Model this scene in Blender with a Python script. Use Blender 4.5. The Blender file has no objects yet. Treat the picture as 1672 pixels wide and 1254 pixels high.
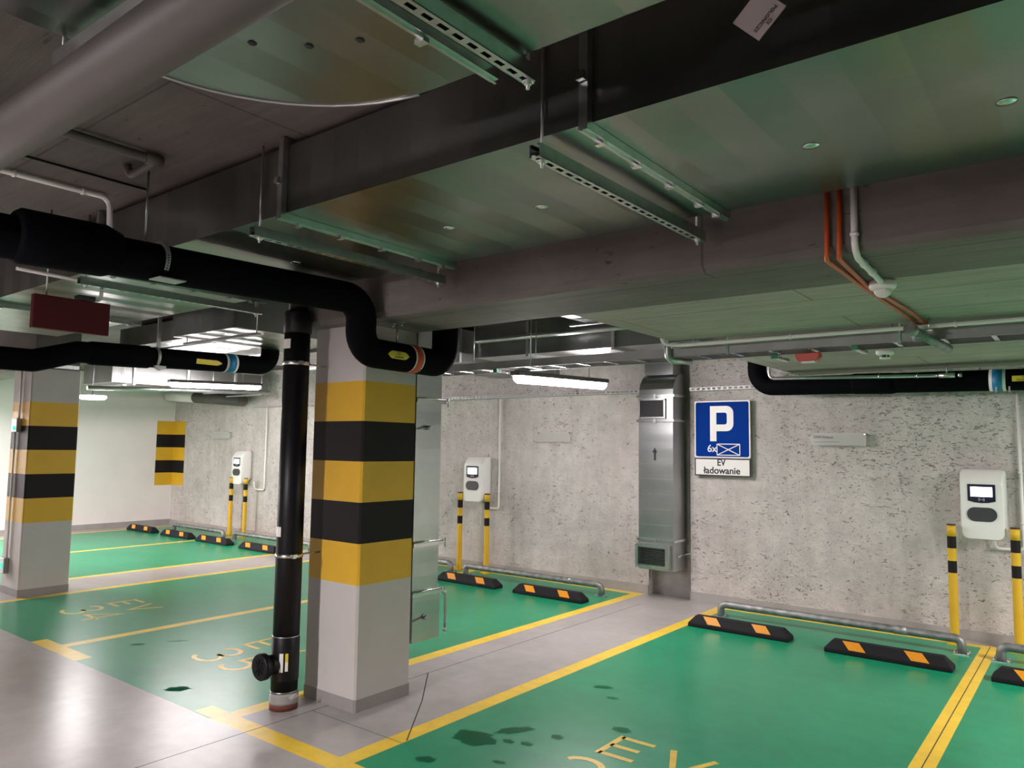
import bpy, math, random
from mathutils import Vector, Matrix
random.seed(7)
S = bpy.context.scene
C = S.collection
PI = math.pi

# ------------------------------------------------------------------ camera
yaw, pitch, roll, FPX, CAMH = -0.662126693, 0.0830140883, 0.0142642823, 1227.88, 1.6
f = Vector((math.sin(yaw)*math.cos(pitch), math.cos(yaw)*math.cos(pitch), math.sin(pitch)))
r = Vector((math.cos(yaw), -math.sin(yaw), 0)); u = r.cross(f)
r2 = r*math.cos(roll)+u*math.sin(roll); u2 = -r*math.sin(roll)+u*math.cos(roll)
cd = bpy.data.cameras.new('camera'); cam = bpy.data.objects.new('camera', cd); C.objects.link(cam)
cam.matrix_world = Matrix(((r2.x, u2.x, -f.x, 0), (r2.y, u2.y, -f.y, 0), (r2.z, u2.z, -f.z, CAMH), (0, 0, 0, 1)))
cd.sensor_fit = 'HORIZONTAL'; cd.sensor_width = 36; cd.lens = FPX/1672*36
cd.clip_start = 0.05; cd.clip_end = 100
S.camera = cam
# ------------------------------------------------------------------ world, view
w = bpy.data.worlds.new('world'); S.world = w; w.use_nodes = True
w.node_tree.nodes['Background'].inputs[0].default_value = (0.75, 0.8, 0.9, 1)
w.node_tree.nodes['Background'].inputs[1].default_value = 0.015
S.view_settings.view_transform = 'Standard'; S.view_settings.look = 'None'
S.view_settings.gamma = 1; S.view_settings.exposure = 1.45; S.view_settings.use_curve_mapping = False
TUBE = 54.0          # emission strength of the tube lamps in view
# ------------------------------------------------------------------ garage lamps outside the frame, plus one added for the white wall
def area(name, loc, sx, sy, power, rot=(0, 0, 0), col=(1, .925, .925), spread=None):
    l = bpy.data.lights.new(name, 'AREA'); l.shape = 'RECTANGLE'; l.size = sx; l.size_y = sy
    l.energy = power; l.color = col
    if spread: l.spread = spread
    o = bpy.data.objects.new(name, l); C.objects.link(o); o.location = loc; o.rotation_euler = rot
    return o
area('unseen_lamp', (1.9, 5.7, 2.2), .12, 1.5, 85)
area('unseen_lamp', (-3.2, -2.0, 2.25), .12, 1.5, 130, (math.radians(10), 0, 0))
area('unseen_lamp', (3.6, -2.5, 2.3), 1.5, .12, 22)
area('unseen_lamp', (-8.6, -2.6, 2.3), 1.5, .12, 14)
area('unseen_lamp', (-13.4, 1.8, 2.35), .12, 1.5, 210)  # extra unseen lamp, added to brighten the white wall

# ------------------------------------------------------------------ material helpers
MATS = {}
def new_mat(name):
    m = bpy.data.materials.new(name); m.use_nodes = True
    nt = m.node_tree; b = nt.nodes['Principled BSDF']; MATS[name] = m
    return m, nt, b
def N(nt, t, **kw):
    n = nt.nodes.new(t)
    for k, v in kw.items():
        if k in n.inputs: n.inputs[k].default_value = v
        else: setattr(n, k, v)
    return n
def coords(nt, scale=(1, 1, 1), kind='Object'):
    tc = N(nt, 'ShaderNodeTexCoord'); mp = N(nt, 'ShaderNodeMapping'); mp.inputs['Scale'].default_value = scale
    nt.links.new(tc.outputs[kind], mp.inputs[0]); return mp.outputs[0]
def ramp(nt, src, stops):
    cr = N(nt, 'ShaderNodeValToRGB'); nt.links.new(src, cr.inputs[0]); e = cr.color_ramp.elements
    while len(e) < len(stops): e.new(.5)
    for i, (p, c) in enumerate(stops):
        e[i].position = p; e[i].color = (c, c, c, 1) if isinstance(c, (int, float)) else (*c, 1)
    return cr.outputs[0]
def mul(nt, a, b, fac=1.0, mode='MULTIPLY'):
    n = N(nt, 'ShaderNodeMix', data_type='RGBA', blend_type=mode); n.inputs[0].default_value = fac
    for s, i in ((a, 6), (b, 7)):
        if isinstance(s, tuple): n.inputs[i].default_value = (*s, 1)
        else: nt.links.new(s, n.inputs[i])
    return n.outputs[2]
def simple(name, col, rough=.5, metal=0., var=.12, vscale=6., bump=0., bscale=40., spec=.5, stretch=(1, 1, 1)):
    m, nt, b = new_mat(name)
    v = coords(nt, stretch)
    no = N(nt, 'ShaderNodeTexNoise', Scale=vscale, Detail=4.0); nt.links.new(v, no.inputs['Vector'])
    k = ramp(nt, no.outputs[0], [(.3, 1-var), (.7, 1+var*.3)])
    nt.links.new(mul(nt, col, k), b.inputs['Base Color'])
    b.inputs['Roughness'].default_value = rough; b.inputs['Metallic'].default_value = metal
    b.inputs['Specular IOR Level'].default_value = spec
    if bump:
        n2 = N(nt, 'ShaderNodeTexNoise', Scale=bscale, Detail=5.0); nt.links.new(v, n2.inputs['Vector'])
        bp = N(nt, 'ShaderNodeBump', Strength=bump, Distance=.01); nt.links.new(n2.outputs[0], bp.inputs['Height'])
        nt.links.new(bp.outputs[0], b.inputs['Normal'])
    return m
def emissive(name, col, strength):
    m, nt, b = new_mat(name)
    b.inputs['Base Color'].default_value = (*col, 1)
    b.inputs['Emission Color'].default_value = (*col, 1); b.inputs['Emission Strength'].default_value = strength
    return m

def mat_shotcrete():
    m, nt, b = new_mat('shotcrete_wall')
    v = coords(nt, (1, 1, 1))
    L = nt.links.new
    big = N(nt, 'ShaderNodeTexNoise', Scale=.9, Detail=5.0); L(v, big.inputs['Vector'])
    mid = N(nt, 'ShaderNodeTexNoise', Scale=7., Detail=8.0, Roughness=.65); L(v, mid.inputs['Vector'])
    c = mul(nt, ramp(nt, big.outputs[0], [(.3, (.58, .53, .505)), (.7, (.70, .65, .625))]), ramp(nt, mid.outputs[0], [(.3, .82), (.7, 1.06)]))
    v2 = coords(nt, (1.0, 1, 1.5)); v2n = v2
    # dark chips and pits, clustered
    pit = N(nt, 'ShaderNodeTexNoise', Scale=24., Detail=3.0, Roughness=.5, Distortion=1.2); L(v2, pit.inputs['Vector'])
    clus = N(nt, 'ShaderNodeTexNoise', Scale=1.6, Detail=2.0); L(v, clus.inputs['Vector'])
    cl = ramp(nt, clus.outputs[0], [(.38, .0), (.62, .055)])
    ad = N(nt, 'ShaderNodeMath', operation='ADD'); L(pit.outputs[0], ad.inputs[0]); L(cl, ad.inputs[1])
    pm = ramp(nt, ad.outputs[0], [(.685, 1.0), (.73, .42)])
    # thin vertical streaks
    v3 = coords(nt, (5, 5, .35)); st = N(nt, 'ShaderNodeTexNoise', Scale=2.5, Detail=3.0); L(v3, st.inputs['Vector'])
    c = mul(nt, c, ramp(nt, st.outputs[0], [(.35, .93), (.6, 1.0)]))
    rot = N(nt, 'ShaderNodeMapping'); rot.inputs['Rotation'].default_value = (0, .45, 0); rot.inputs['Scale'].default_value = (1, 1, 2.6); L(v, rot.inputs[0])
    ch = N(nt, 'ShaderNodeTexNoise', Scale=24., Detail=3.0, Distortion=.5); L(rot.outputs[0], ch.inputs['Vector'])
    c2 = N(nt, 'ShaderNodeTexNoise', Scale=1.1, Detail=2.0); L(coords(nt, (1, 1, .6)), c2.inputs['Vector'])
    a2 = N(nt, 'ShaderNodeMath', operation='ADD'); L(ch.outputs[0], a2.inputs[0]); L(ramp(nt, c2.outputs[0], [(.40, .0), (.66, .10)]), a2.inputs[1])
    cm = ramp(nt, a2.outputs[0], [(.69, 1.0), (.74, .6)])
    c = mul(nt, c, cm)
    L(mul(nt, c, pm), b.inputs['Base Color'])
    b.inputs['Roughness'].default_value = .85; b.inputs['Specular IOR Level'].default_value = .25
    n1 = N(nt, 'ShaderNodeBump', Strength=.9, Distance=.05); L(mid.outputs[0], n1.inputs['Height'])
    fine = N(nt, 'ShaderNodeTexNoise', Scale=30., Detail=6.0, Roughness=.7); L(v, fine.inputs['Vector'])
    n2 = N(nt, 'ShaderNodeBump', Strength=.7, Distance=.012); L(fine.outputs[0], n2.inputs['Height']); L(n1.outputs[0], n2.inputs['Normal'])
    n3 = N(nt, 'ShaderNodeBump', Strength=.9, Distance=.02); L(mul(nt, pm, cm), n3.inputs['Height']); L(n2.outputs[0], n3.inputs['Normal'])
    L(n3.outputs[0], b.inputs['Normal'])
    return m
def mat_formwork(name, c0, c1, joint=(1.25, 2.5)):
    """cast concrete: clouds, fine grain, thin board lines running along x"""
    m, nt, b = new_mat(name); L = nt.links.new
    v = coords(nt)
    a = N(nt, 'ShaderNodeTexNoise', Scale=1.4, Detail=6.0); L(v, a.inputs['Vector'])
    g = N(nt, 'ShaderNodeTexNoise', Scale=3.0, Detail=6.0, Roughness=.7); L(coords(nt, (.6, 7, 4)), g.inputs['Vector'])
    c = mul(nt, ramp(nt, a.outputs[0], [(.3, c0), (.7, c1)]), ramp(nt, g.outputs[0], [(.3, .78), (.65, 1.05)]))
    br = N(nt, 'ShaderNodeTexBrick', Scale=1.0); br.inputs['Brick Width'].default_value = joint[1]; br.inputs['Row Height'].default_value = joint[0]
    br.inputs['Mortar Size'].default_value = .006; br.inputs['Color1'].default_value = (1, 1, 1, 1); br.inputs['Color2'].default_value = (.93, .93, .93, 1)
    br.inputs['Mortar'].default_value = (.55, .55, .55, 1); L(v, br.inputs['Vector'])
    c = mul(nt, c, br.outputs[0])
    sp = N(nt, 'ShaderNodeTexNoise', Scale=22., Detail=2.0, Distortion=.8); L(coords(nt, (.5, 1.6, 1.6)), sp.inputs['Vector'])
    c = mul(nt, c, ramp(nt, sp.outputs[0], [(.69, 1.0), (.75, .5)]))
    L(c, b.inputs['Base Color']); b.inputs['Roughness'].default_value = .75; b.inputs['Specular IOR Level'].default_value = .3
    bp = N(nt, 'ShaderNodeBump', Strength=.25, Distance=.01); L(g.outputs[0], bp.inputs['Height']); L(bp.outputs[0], b.inputs['Normal'])
    return m
def mat_floor(name, c0, c1, rough, wear=0., dark=None):
    m, nt, b = new_mat(name); L = nt.links.new
    v = coords(nt)
    a = N(nt, 'ShaderNodeTexNoise', Scale=.7, Detail=6.0, Roughness=.6); L(v, a.inputs['Vector'])
    g = N(nt, 'ShaderNodeTexNoise', Scale=9., Detail=6.0); L(v, g.inputs['Vector'])
    c = mul(nt, ramp(nt, a.outputs[0], [(.3, c0), (.7, c1)]), ramp(nt, g.outputs[0], [(.3, .9), (.7, 1.04)]))
    s = N(nt, 'ShaderNodeTexNoise', Scale=1.6, Detail=5.0); L(coords(nt, (.7, 1.6, 1)), s.inputs['Vector'])
    c = mul(nt, c, ramp(nt, s.outputs[0], [(.2, .86), (.6, 1.04)]))
    if wear:
        wn = N(nt, 'ShaderNodeTexNoise', Scale=16., Detail=6.0, Roughness=.7); L(v, wn.inputs['Vector'])
        c = mul(nt, c, ramp(nt, wn.outputs[0], [(.36, 1-wear), (.46, 1.0)]))
    L(c, b.inputs['Base Color'])
    b.inputs['Roughness'].default_value = rough
    b.inputs['Specular IOR Level'].default_value = .38
    bp = N(nt, 'ShaderNodeBump', Strength=.015, Distance=.01); L(g.outputs[0], bp.inputs['Height']); L(bp.outputs[0], b.inputs['Normal'])
    return m
def mat_galv(name, col=(.29, .295, .29), rough=.31, panel=.28, axis='x', amt=.26):
    """galvanised sheet: gentle panel-wise buckling in the normal, faint spangle"""
    m, nt, b = new_mat(name); L = nt.links.new
    v = coords(nt)
    a = N(nt, 'ShaderNodeTexNoise', Scale=3., Detail=4.0); L(v, a.inputs['Vector'])
    sp = N(nt, 'ShaderNodeTexVoronoi', Scale=55.); L(v, sp.inputs['Vector'])
    c = mul(nt, mul(nt, col, ramp(nt, a.outputs[0], [(.3, .86), (.7, 1.04)])), ramp(nt, sp.outputs['Color'], [(0, .975), (1, 1.0)]))
    L(c, b.inputs['Base Color']); b.inputs['Metallic'].default_value = 1
    b.inputs['Roughness'].default_value = rough
    wv = N(nt, 'ShaderNodeTexWave', Scale=.314/panel, Distortion=.05, Detail=0.0)
    wv.wave_type = 'BANDS'; wv.bands_direction = {'x': 'X', 'y': 'Y', 'z': 'Z'}[axis]; wv.wave_profile = 'TRI'
    L(v, wv.inputs['Vector'])
    n1 = N(nt, 'ShaderNodeBump', Strength=amt, Distance=.02); L(wv.outputs['Fac'], n1.inputs['Height'])
    big = N(nt, 'ShaderNodeTexNoise', Scale=1.7, Detail=1.0); L(v, big.inputs['Vector'])
    n2 = N(nt, 'ShaderNodeBump', Strength=.35, Distance=.04); L(big.outputs[0], n2.inputs['Height']); L(n1.outputs[0], n2.inputs['Normal'])
    L(n2.outputs[0], b.inputs['Normal'])
    return m

shot = mat_shotcrete()
groove = simple('groove_concrete', (.33, .31, .295), .85, var=.35, vscale=5, bump=.3, bscale=25)
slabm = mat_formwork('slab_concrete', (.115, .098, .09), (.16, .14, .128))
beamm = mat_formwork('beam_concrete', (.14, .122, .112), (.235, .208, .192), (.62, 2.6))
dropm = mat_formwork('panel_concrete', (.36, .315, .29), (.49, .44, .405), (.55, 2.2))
whitew = simple('white_wall_paint', (.84, .79, .78), .8, var=.05, vscale=2)
colpaint = simple('column_paint', (.55, .52, .50), .65, var=.06, vscale=3, bump=.05)
colbase = simple('column_base_grey', (.30, .28, .265), .7, var=.1)
sy = simple('stripe_yellow', (.72, .42, .018), .55, var=.08, vscale=5)
sk = simple('stripe_black', (.014, .011, .012), .6, var=.2, vscale=5, spec=.2)
basegrey = simple('plinth_grey', (.36, .34, .32), .8, var=.12)
fconc = mat_floor('polished_concrete', (.33, .30, .29), (.46, .43, .415), .276)
fgreen = mat_floor('green_floor_paint', (.008, .25, .115), (.014, .31, .15), .285)
fyel = mat_floor('yellow_floor_paint', (.86, .56, .035), (.93, .64, .06), .3, .1)
joint = simple('floor_joint', (.035, .033, .03), .9)
letter = mat_floor('letter_paint', (.80, .55, .06), (.86, .60, .08), .3, .2)
galv = mat_galv('galvanised_sheet')
galvz = mat_galv('galvanised_sheet_upright', (.52, .54, .54), .33, .17, 'z', .06)
galvs = simple('galvanised_steel', (.55, .57, .57), .34, 1.0, var=.15, vscale=20)
galvt = simple('galvanised_tube', (.34, .345, .345), .55, .8, var=.45, vscale=14, bump=.1, bscale=60)
zinc = simple('zinc_bright', (.75, .76, .76), .25, 1.0, var=.1)
blk = simple('black_foam_insulation', (.0025, .0025, .004), .75, spec=.05, var=.2, bump=.08, bscale=90)
blkp = simple('black_plastic_pipe', (.006, .005, .007), .42, var=.2, spec=.3)
rub = simple('black_rubber', (.011, .010, .013), .7, spec=.25, var=.25, bump=.25, bscale=160)
refl = simple('orange_reflector', (.80, .30, .018), .35, var=.08, vscale=60)
greyp = simple('grey_plastic_pipe', (.10, .087, .08), .55, var=.1, bump=.05)
whp = simple('white_plastic', (.84, .81, .79), .35, var=.03)
chw = simple('charger_white', (.80, .78, .75), .22, var=.02)
dgrey = simple('dark_grey_plastic', (.035, .035, .04), .45, var=.1)
navy = simple('screen_surround', (.008, .007, .03), .2, var=.05)
scr = emissive('lit_screen', (.80, .88, 1.0), 2.6)
scrtxt = simple('screen_marks', (.1, .12, .25), .5)
lampm = emissive('lamp_diffuser', (1, .925, .93), TUBE)
discm = emissive('round_lamp_diffuser', (1, .94, .94), 48)
blue = simple('sign_blue', (.001, .034, .25), .6, var=.04, spec=.04)
signw = simple('sign_white', (.80, .78, .76), .4, var=.03)
ink = simple('ink_black', (.012, .011, .012), .5)
fadeink = simple('faded_ink', (.10, .09, .09), .5)
org = simple('orange_cable', (.62, .095, .018), .45, var=.1)
redp = simple('red_plastic', (.62, .05, .015), .4, var=.05)
ladm = simple('ladder_steel', (.34, .34, .34), .6, .5, var=.15)
traym = simple('tray_steel', (.5, .5, .5), .5, .35, var=.15)
maroon = simple('dark_red_plastic', (.085, .003, .008), .5, var=.06)
ylab = simple('yellow_label', (.78, .60, .04), .45, var=.05)
blab = simple('blue_band', (.01, .19, .42), .45)
rlab = simple('red_band', (.62, .07, .02), .45)
grn = emissive('green_lamp', (.02, .9, .25), 1.3)
grnp = simple('green_plastic', (.01, .2, .1), .5)
strm = simple('steel_strip', (.45, .46, .46), .5, .8, var=.1)
rustred = simple('red_brown_sleeve', (.14, .035, .02), .7)
drk = simple('dark_parts_and_slot_shade', (.03, .028, .03), .8)  # dark tone painted in as strut slot shade; also grille backs and rivets
paper = simple('paper_label', (.62, .54, .53), .7, var=.05)

def mat_clear(name, col, ior=1.45, gl=.0):
    m, nt, b = new_mat(name)
    t = N(nt, 'ShaderNodeBsdfTransparent'); t.inputs[0].default_value = (*col, 1)
    g = N(nt, 'ShaderNodeBsdfGlossy'); g.inputs['Roughness'].default_value = .06
    fr = N(nt, 'ShaderNodeFresnel', IOR=ior); mx = N(nt, 'ShaderNodeMixShader')
    nt.links.new(fr.outputs[0], mx.inputs[0]); nt.links.new(t.outputs[0], mx.inputs[1]); nt.links.new(g.outputs[0], mx.inputs[2])
    nt.links.new(mx.outputs[0], nt.nodes['Material Output'].inputs['Surface'])
    return m
water = mat_clear('water_film', (.66, .78, .72), 1.10)
acryl = mat_clear('clear_acrylic', (.93, .92, .91), 1.25)
def _milky(m, k):
    nt = m.node_tree; out = nt.nodes['Material Output']; src = out.inputs['Surface'].links[0].from_socket
    d = N(nt, 'ShaderNodeBsdfDiffuse'); d.inputs[0].default_value = (.8, .78, .76, 1); mx = N(nt, 'ShaderNodeMixShader'); mx.inputs[0].default_value = k
    nt.links.new(src, mx.inputs[1]); nt.links.new(d.outputs[0], mx.inputs[2]); nt.links.new(mx.outputs[0], out.inputs['Surface'])
_milky(acryl, .4)
film = mat_clear('plastic_film', (.75, .72, .70), 1.6)
_milky(film, .35)

# ------------------------------------------------------------------ mesh builder
class MB:
    def __init__(s): s.v = []; s.f = []; s.m = []; s.s = []
    def face(s, ids, mi=0, sm=False): s.f.append(tuple(ids)); s.m.append(mi); s.s.append(sm)
    def add(s, vs, fs, mi=0, sm=False):
        n = len(s.v); s.v += [tuple(p) for p in vs]
        for q in fs: s.face([i+n for i in q], mi, sm)
        return s
    def box(s, x0, x1, y0, y1, z0, z1, mi=0):
        vs = [(x, y, z) for z in (z0, z1) for y in (y0, y1) for x in (x0, x1)]
        return s.add(vs, [(0, 2, 3, 1), (4, 5, 7, 6), (0, 1, 5, 4), (2, 6, 7, 3), (0, 4, 6, 2), (1, 3, 7, 5)], mi)
    def obox(s, c, ax, ay, az, mi=0):
        c = Vector(c); ax, ay, az = Vector(ax), Vector(ay), Vector(az)
        vs = [c+ax*i+ay*j+az*k for k in (-1, 1) for j in (-1, 1) for i in (-1, 1)]
        return s.add(vs, [(0, 2, 3, 1), (4, 5, 7, 6), (0, 1, 5, 4), (2, 6, 7, 3), (0, 4, 6, 2), (1, 3, 7, 5)], mi)
    def bar(s, p, q, w, h, mi=0, up=(0, 0, 1)):
        p, q = Vector(p), Vector(q); d = q-p; l = d.length; d.normalize()
        side = d.cross(Vector(up)).normalized(); n = side.cross(d)
        return s.obox((p+q)/2, d*(l/2), side*(w/2), n*(h/2), mi)
    def sweep(s, pts, rad, seg=16, mi=0, caps=True):
        pts = [Vector(p) for p in pts]; n = len(pts)
        rs = rad if isinstance(rad, (list, tuple)) else [rad]*n
        base = len(s.v); t0 = (pts[1]-pts[0]).normalized()
        a = t0.orthogonal().normalized(); prev = t0
        for i, p in enumerate(pts):
            if i == 0: t = t0
            elif i == n-1: t = (pts[-1]-pts[-2]).normalized()
            else: t = ((pts[i+1]-p).normalized()+(p-pts[i-1]).normalized()).normalized()
            q = prev.rotation_difference(t); a = (q @ a).normalized(); a = (a-t*a.dot(t)).normalized(); prev = t
            b = t.cross(a)
            for k in range(seg):
                th = 2*PI*k/seg; s.v.append(tuple(p+(a*math.cos(th)+b*math.sin(th))*rs[i]))
        for i in range(n-1):
            for k in range(seg):
                k2 = (k+1) % seg
                s.face((base+i*seg+k, base+i*seg+k2, base+(i+1)*seg+k2, base+(i+1)*seg+k), mi, True)
        if caps:
            s.face([base+k for k in range(seg)][::-1], mi); s.face([base+(n-1)*seg+k for k in range(seg)], mi)
        return s
    def cyl(s, p, q, r_, seg=16, mi=0): return s.sweep([p, q], r_, seg, mi)
    def prism(s, poly, axis, a, b, mi=0):
        """poly in the two other axes (in order), extruded along axis from a to b"""
        def P(uv, t):
            return {'x': (t, uv[0], uv[1]), 'y': (uv[0], t, uv[1]), 'z': (uv[0], uv[1], t)}[axis]
        n = len(poly); vs = [P(p, a) for p in poly]+[P(p, b) for p in poly]
        fs = [tuple(range(n))[::-1], tuple(range(n, 2*n))]+[(i, (i+1) % n, n+(i+1) % n, n+i) for i in range(n)]
        return s.add(vs, fs, mi)
    def build(s, name, mats, parent=None, origin=None, label=None):
        if not isinstance(mats, (list, tuple)): mats = [mats]
        if parent is not None: o0 = wloc(parent)
        elif origin is not None: o0 = Vector(origin)
        else: o0 = Vector((0, 0, 0))
        me = bpy.data.meshes.new(name)
        me.from_pydata([tuple(Vector(p)-o0) for p in s.v], [], s.f)
        for m in mats: me.materials.append(m)
        me.polygons.foreach_set('material_index', s.m); me.polygons.foreach_set('use_smooth', s.s)
        me.update()
        import bmesh
        bm = bmesh.new(); bm.from_mesh(me); bmesh.ops.recalc_face_normals(bm, faces=bm.faces); bm.to_mesh(me); bm.free()
        o = bpy.data.objects.new(name, me); C.objects.link(o)
        if parent is not None: o.parent = parent
        else: o.location = o0
        if label: o['label'] = label
        return o
def wloc(o):
    l = Vector(o.location)
    while o.parent: o = o.parent; l += Vector(o.location)
    return l
def bevel(o, w=.005, seg=2, ang=40):
    b = o.modifiers.new('bevel', 'BEVEL'); b.width = w; b.segments = seg; b.limit_method = 'ANGLE'; b.angle_limit = math.radians(ang)
    return o
def tag(o, label, cat, group=None, kind=None):
    if label: o['label'] = label
    if cat: o['category'] = cat
    if group: o['group'] = group
    if kind: o['kind'] = kind
    return o
def thing(name, loc, label, cat, group=None):
    o = bpy.data.objects.new(name, None); o.empty_display_size = .1; C.objects.link(o); o.location = loc
    return tag(o, label, cat, group)
def struct(o): o['kind'] = 'structure'; return o
def kids(o): return [c for c in bpy.data.objects if c.parent == o]
def copy_thing(o, loc, label):
    c = o.copy(); C.objects.link(c); c.location = loc; c['label'] = label
    for k in kids(o):
        k2 = k.copy(); C.objects.link(k2); k2.parent = c
        for g in kids(k):
            g2 = g.copy(); C.objects.link(g2); g2.parent = k2
    return c
def rpath(pts, rad, n=6):
    """polyline with filleted corners"""
    pts = [Vector(p) for p in pts]; out = [pts[0]]
    for i in range(1, len(pts)-1):
        a, b, c = pts[i-1], pts[i], pts[i+1]; d1 = (a-b).normalized(); d2 = (c-b).normalized()
        ang = d1.angle(d2); t = min(rad/math.tan(ang/2), (a-b).length*.49, (c-b).length*.49)
        p, q = b+d1*t, b+d2*t
        for k in range(n+1):
            s_ = k/n; out.append((1-s_)**2*p+2*s_*(1-s_)*b+s_**2*q if ang > 2.6 else arc(p, q, b, s_))
    out.append(pts[-1]); return out
def arc(p, q, b, s_):
    # circular-like blend between p and q with corner b
    w_ = math.sin(p.__sub__(b).angle(q-b)/2) if True else 1
    a0, a1, a2 = (1-s_)**2, 2*s_*(1-s_)*w_, s_**2
    return (p*a0+b*a1+q*a2)/(a0+a1+a2)
def text(body, size, loc, rot, mat, parent, name='lettering', align='CENTER', ext=.0006, xs=1.0, off=0.0):
    cu = bpy.data.curves.new(name, 'FONT'); cu.body = body; cu.size = size; cu.align_x = align; cu.align_y = 'CENTER'; cu.extrude = ext
    cu.offset = off
    t = bpy.data.objects.new('tmp', cu); C.objects.link(t); bpy.context.view_layer.update()
    me = bpy.data.meshes.new_from_object(t.evaluated_get(bpy.context.evaluated_depsgraph_get()))
    bpy.data.objects.remove(t); bpy.data.curves.remove(cu)
    M = Matrix.Rotation(rot[2], 4, 'Z') @ Matrix.Rotation(rot[1], 4, 'Y') @ Matrix.Rotation(rot[0], 4, 'X') @ Matrix.Diagonal((xs, 1, 1, 1))
    me.transform(M)
    me.materials.clear(); me.materials.append(mat)
    o = bpy.data.objects.new(name, me); C.objects.link(o); o.parent = parent
    o.location = Vector(loc)-wloc(parent)
    return o
WALLROT = (PI/2, 0, 0)        # text upright, read from -y

# ================================================================== SETTING
YW = 7.65; XL = -14.4; ZC = 2.85
# floor, one mesh: painted bays, lines and joints are its surface
G, Yl, J, K = 1, 2, 3, 0
rects = []
def R_(x0, x1, y0, y1, m): rects.append((x0, x1, y0, y1, m))
R_(-4.145, -6.44, 2.5, 7.5, G); R_(-6.44, -8.56, 2.5, 7.5, G)
R_(-9.53, -13.95, 2.5, 7.5, G)
R_(-3.025, -.834, 2.63, 7.42, G); R_(-.72, 5.9, 2.63, 7.42, G)
R_(-4.33, 5.9, 2.51, 2.63, Yl)                 # front line of the right bays
R_(-6.76, -5.95, 2.5, 2.62, Yl)                # foot of the line between the two left bays
R_(-8.9, -8.4, 2.5, 2.62, Yl)
R_(-4.145, -4.03, 2.5, 7.6, Yl); R_(-6.49, -6.39, 2.5, 7.6, Yl); R_(-8.66, -8.56, 2.5, 7.6, Yl)
R_(-8.66, -4.03, 7.5, 7.6, Yl)
R_(-9.53, -9.43, 2.5, 7.6, Yl); R_(-11.76, -11.66, 2.5, 7.6, Yl); R_(-14.05, -13.95, 2.5, 7.6, Yl); R_(-14.05, -9.43, 7.5, 7.6, Yl)
R_(-3.14, -3.025, 2.51, 7.52, Yl); R_(-3.14, 5.9, 7.42, 7.52, Yl); R_(-.834, -.72, 2.51, 7.52, Yl)
R_(1.5, 1.61, 2.51, 7.52, Yl)
R_(-3.803, -3.797, -9, 7.1, J); R_(-.780, -.774, 2.2, 7.5, J)
R_(-3.8, -3.03, 2.963, 2.967, J)
xs = sorted({-14.6, 6.0, *[v for q in rects for v in (min(q[0], q[1]), max(q[0], q[1]))]})
ys = sorted({-9.0, 7.85, *[v for q in rects for v in (q[2], q[3])]})
fl = MB()
idx = {}
for j, y in enumerate(ys):
    for i, x in enumerate(xs): idx[i, j] = len(fl.v); fl.v.append((x, y, 0))
for j in range(len(ys)-1):
    for i in range(len(xs)-1):
        cx, cy = (xs[i]+xs[i+1])/2, (ys[j]+ys[j+1])/2; m = K
        for q in rects:
            if min(q[0], q[1]) <= cx <= max(q[0], q[1]) and q[2] <= cy <= q[3]: m = q[4]
        fl.face((idx[i, j], idx[i+1, j], idx[i+1, j+1], idx[i, j+1]), m)
fl.add([(-3.033, 3.00, .0006), (-3.027, 3.003, .0006), (-3.42, 3.52, .0006), (-3.80, 3.965, .0006), (-3.806, 3.96, .0006), (-3.425, 3.515, .0006)], [(0, 1, 2, 5), (5, 2, 3, 4)], J)
floor = struct(fl.build('floor', [fconc, fgreen, fyel, joint]))

# bay lettering painted on the floor (strokes laid as thin paint)
def strokes(lines, wd, z=.0012):
    m = MB()
    for pl in lines:
        n = len(pl); L_, R__ = [], []
        for i, p in enumerate(pl):
            p = Vector(p); a = Vector(pl[i-1]) if i else None; b = Vector(pl[i+1]) if i < n-1 else None
            d1 = (p-a).normalized() if a is not None else None; d2 = (b-p).normalized() if b is not None else None
            if d1 is None: nn = Vector((-d2.y, d2.x)); k = 1
            elif d2 is None: nn = Vector((-d1.y, d1.x)); k = 1
            else:
                t = (d1+d2).normalized(); nn = Vector((-t.y, t.x)); k = 1/max(.5, nn.dot(Vector((-d1.y, d1.x))))
            L_.append(p+nn*wd/2*k); R__.append(p-nn*wd/2*k)
        b0 = len(m.v); m.v += [(q.x, q.y, z) for q in L_]+[(q.x, q.y, z) for q in R__]
        for i in range(n-1): m.face((b0+i, b0+i+1, b0+n+i+1, b0+n+i))
    return m
def earc(cx, cy, rx, ry, a0, a1, n=14):
    return [(cx+rx*math.cos(math.radians(a0+(a1-a0)*i/n)), cy+ry*math.sin(math.radians(a0+(a1-a0)*i/n))) for i in range(n+1)]
GL = {
 'E': [[(.20, .25), (.0, .25)], [(.0, .27), (.0, -.02)], [(.17, .125), (0, .125)], [(.20, 0), (.0, 0)]],
 'V': [[(0, .27), (.12, 0), (.24, .27)]],
 '3': [earc(.09, .19, .085, .07, 160, -90, 12)[:-1]+[(.09, .125)], [(.09, .125)]+earc(.09, .06, .095, .068, 88, -160, 14)],
 '4': [[(.15, -.02), (.15, .26), (.0, .07), (.20, .07)]],
 '5': [[(.17, .25), (.03, .25), (.02, .14)]+earc(.085, .07, .085, .078, 110, -150, 14)],
 '6': [[(.15, .25)]+earc(.13, .09, .13, .17, 100, 180, 6)+earc(.09, .075, .085, .078, 180, 540, 18)],
}
def marking(x, y, s, body, dx):
    ls = []
    for i, ch in enumerate(body):
        for pl in GL[ch]: ls.append([(x+i*dx+p[0]*s, y+p[1]*s) for p in pl])
    return ls
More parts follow.
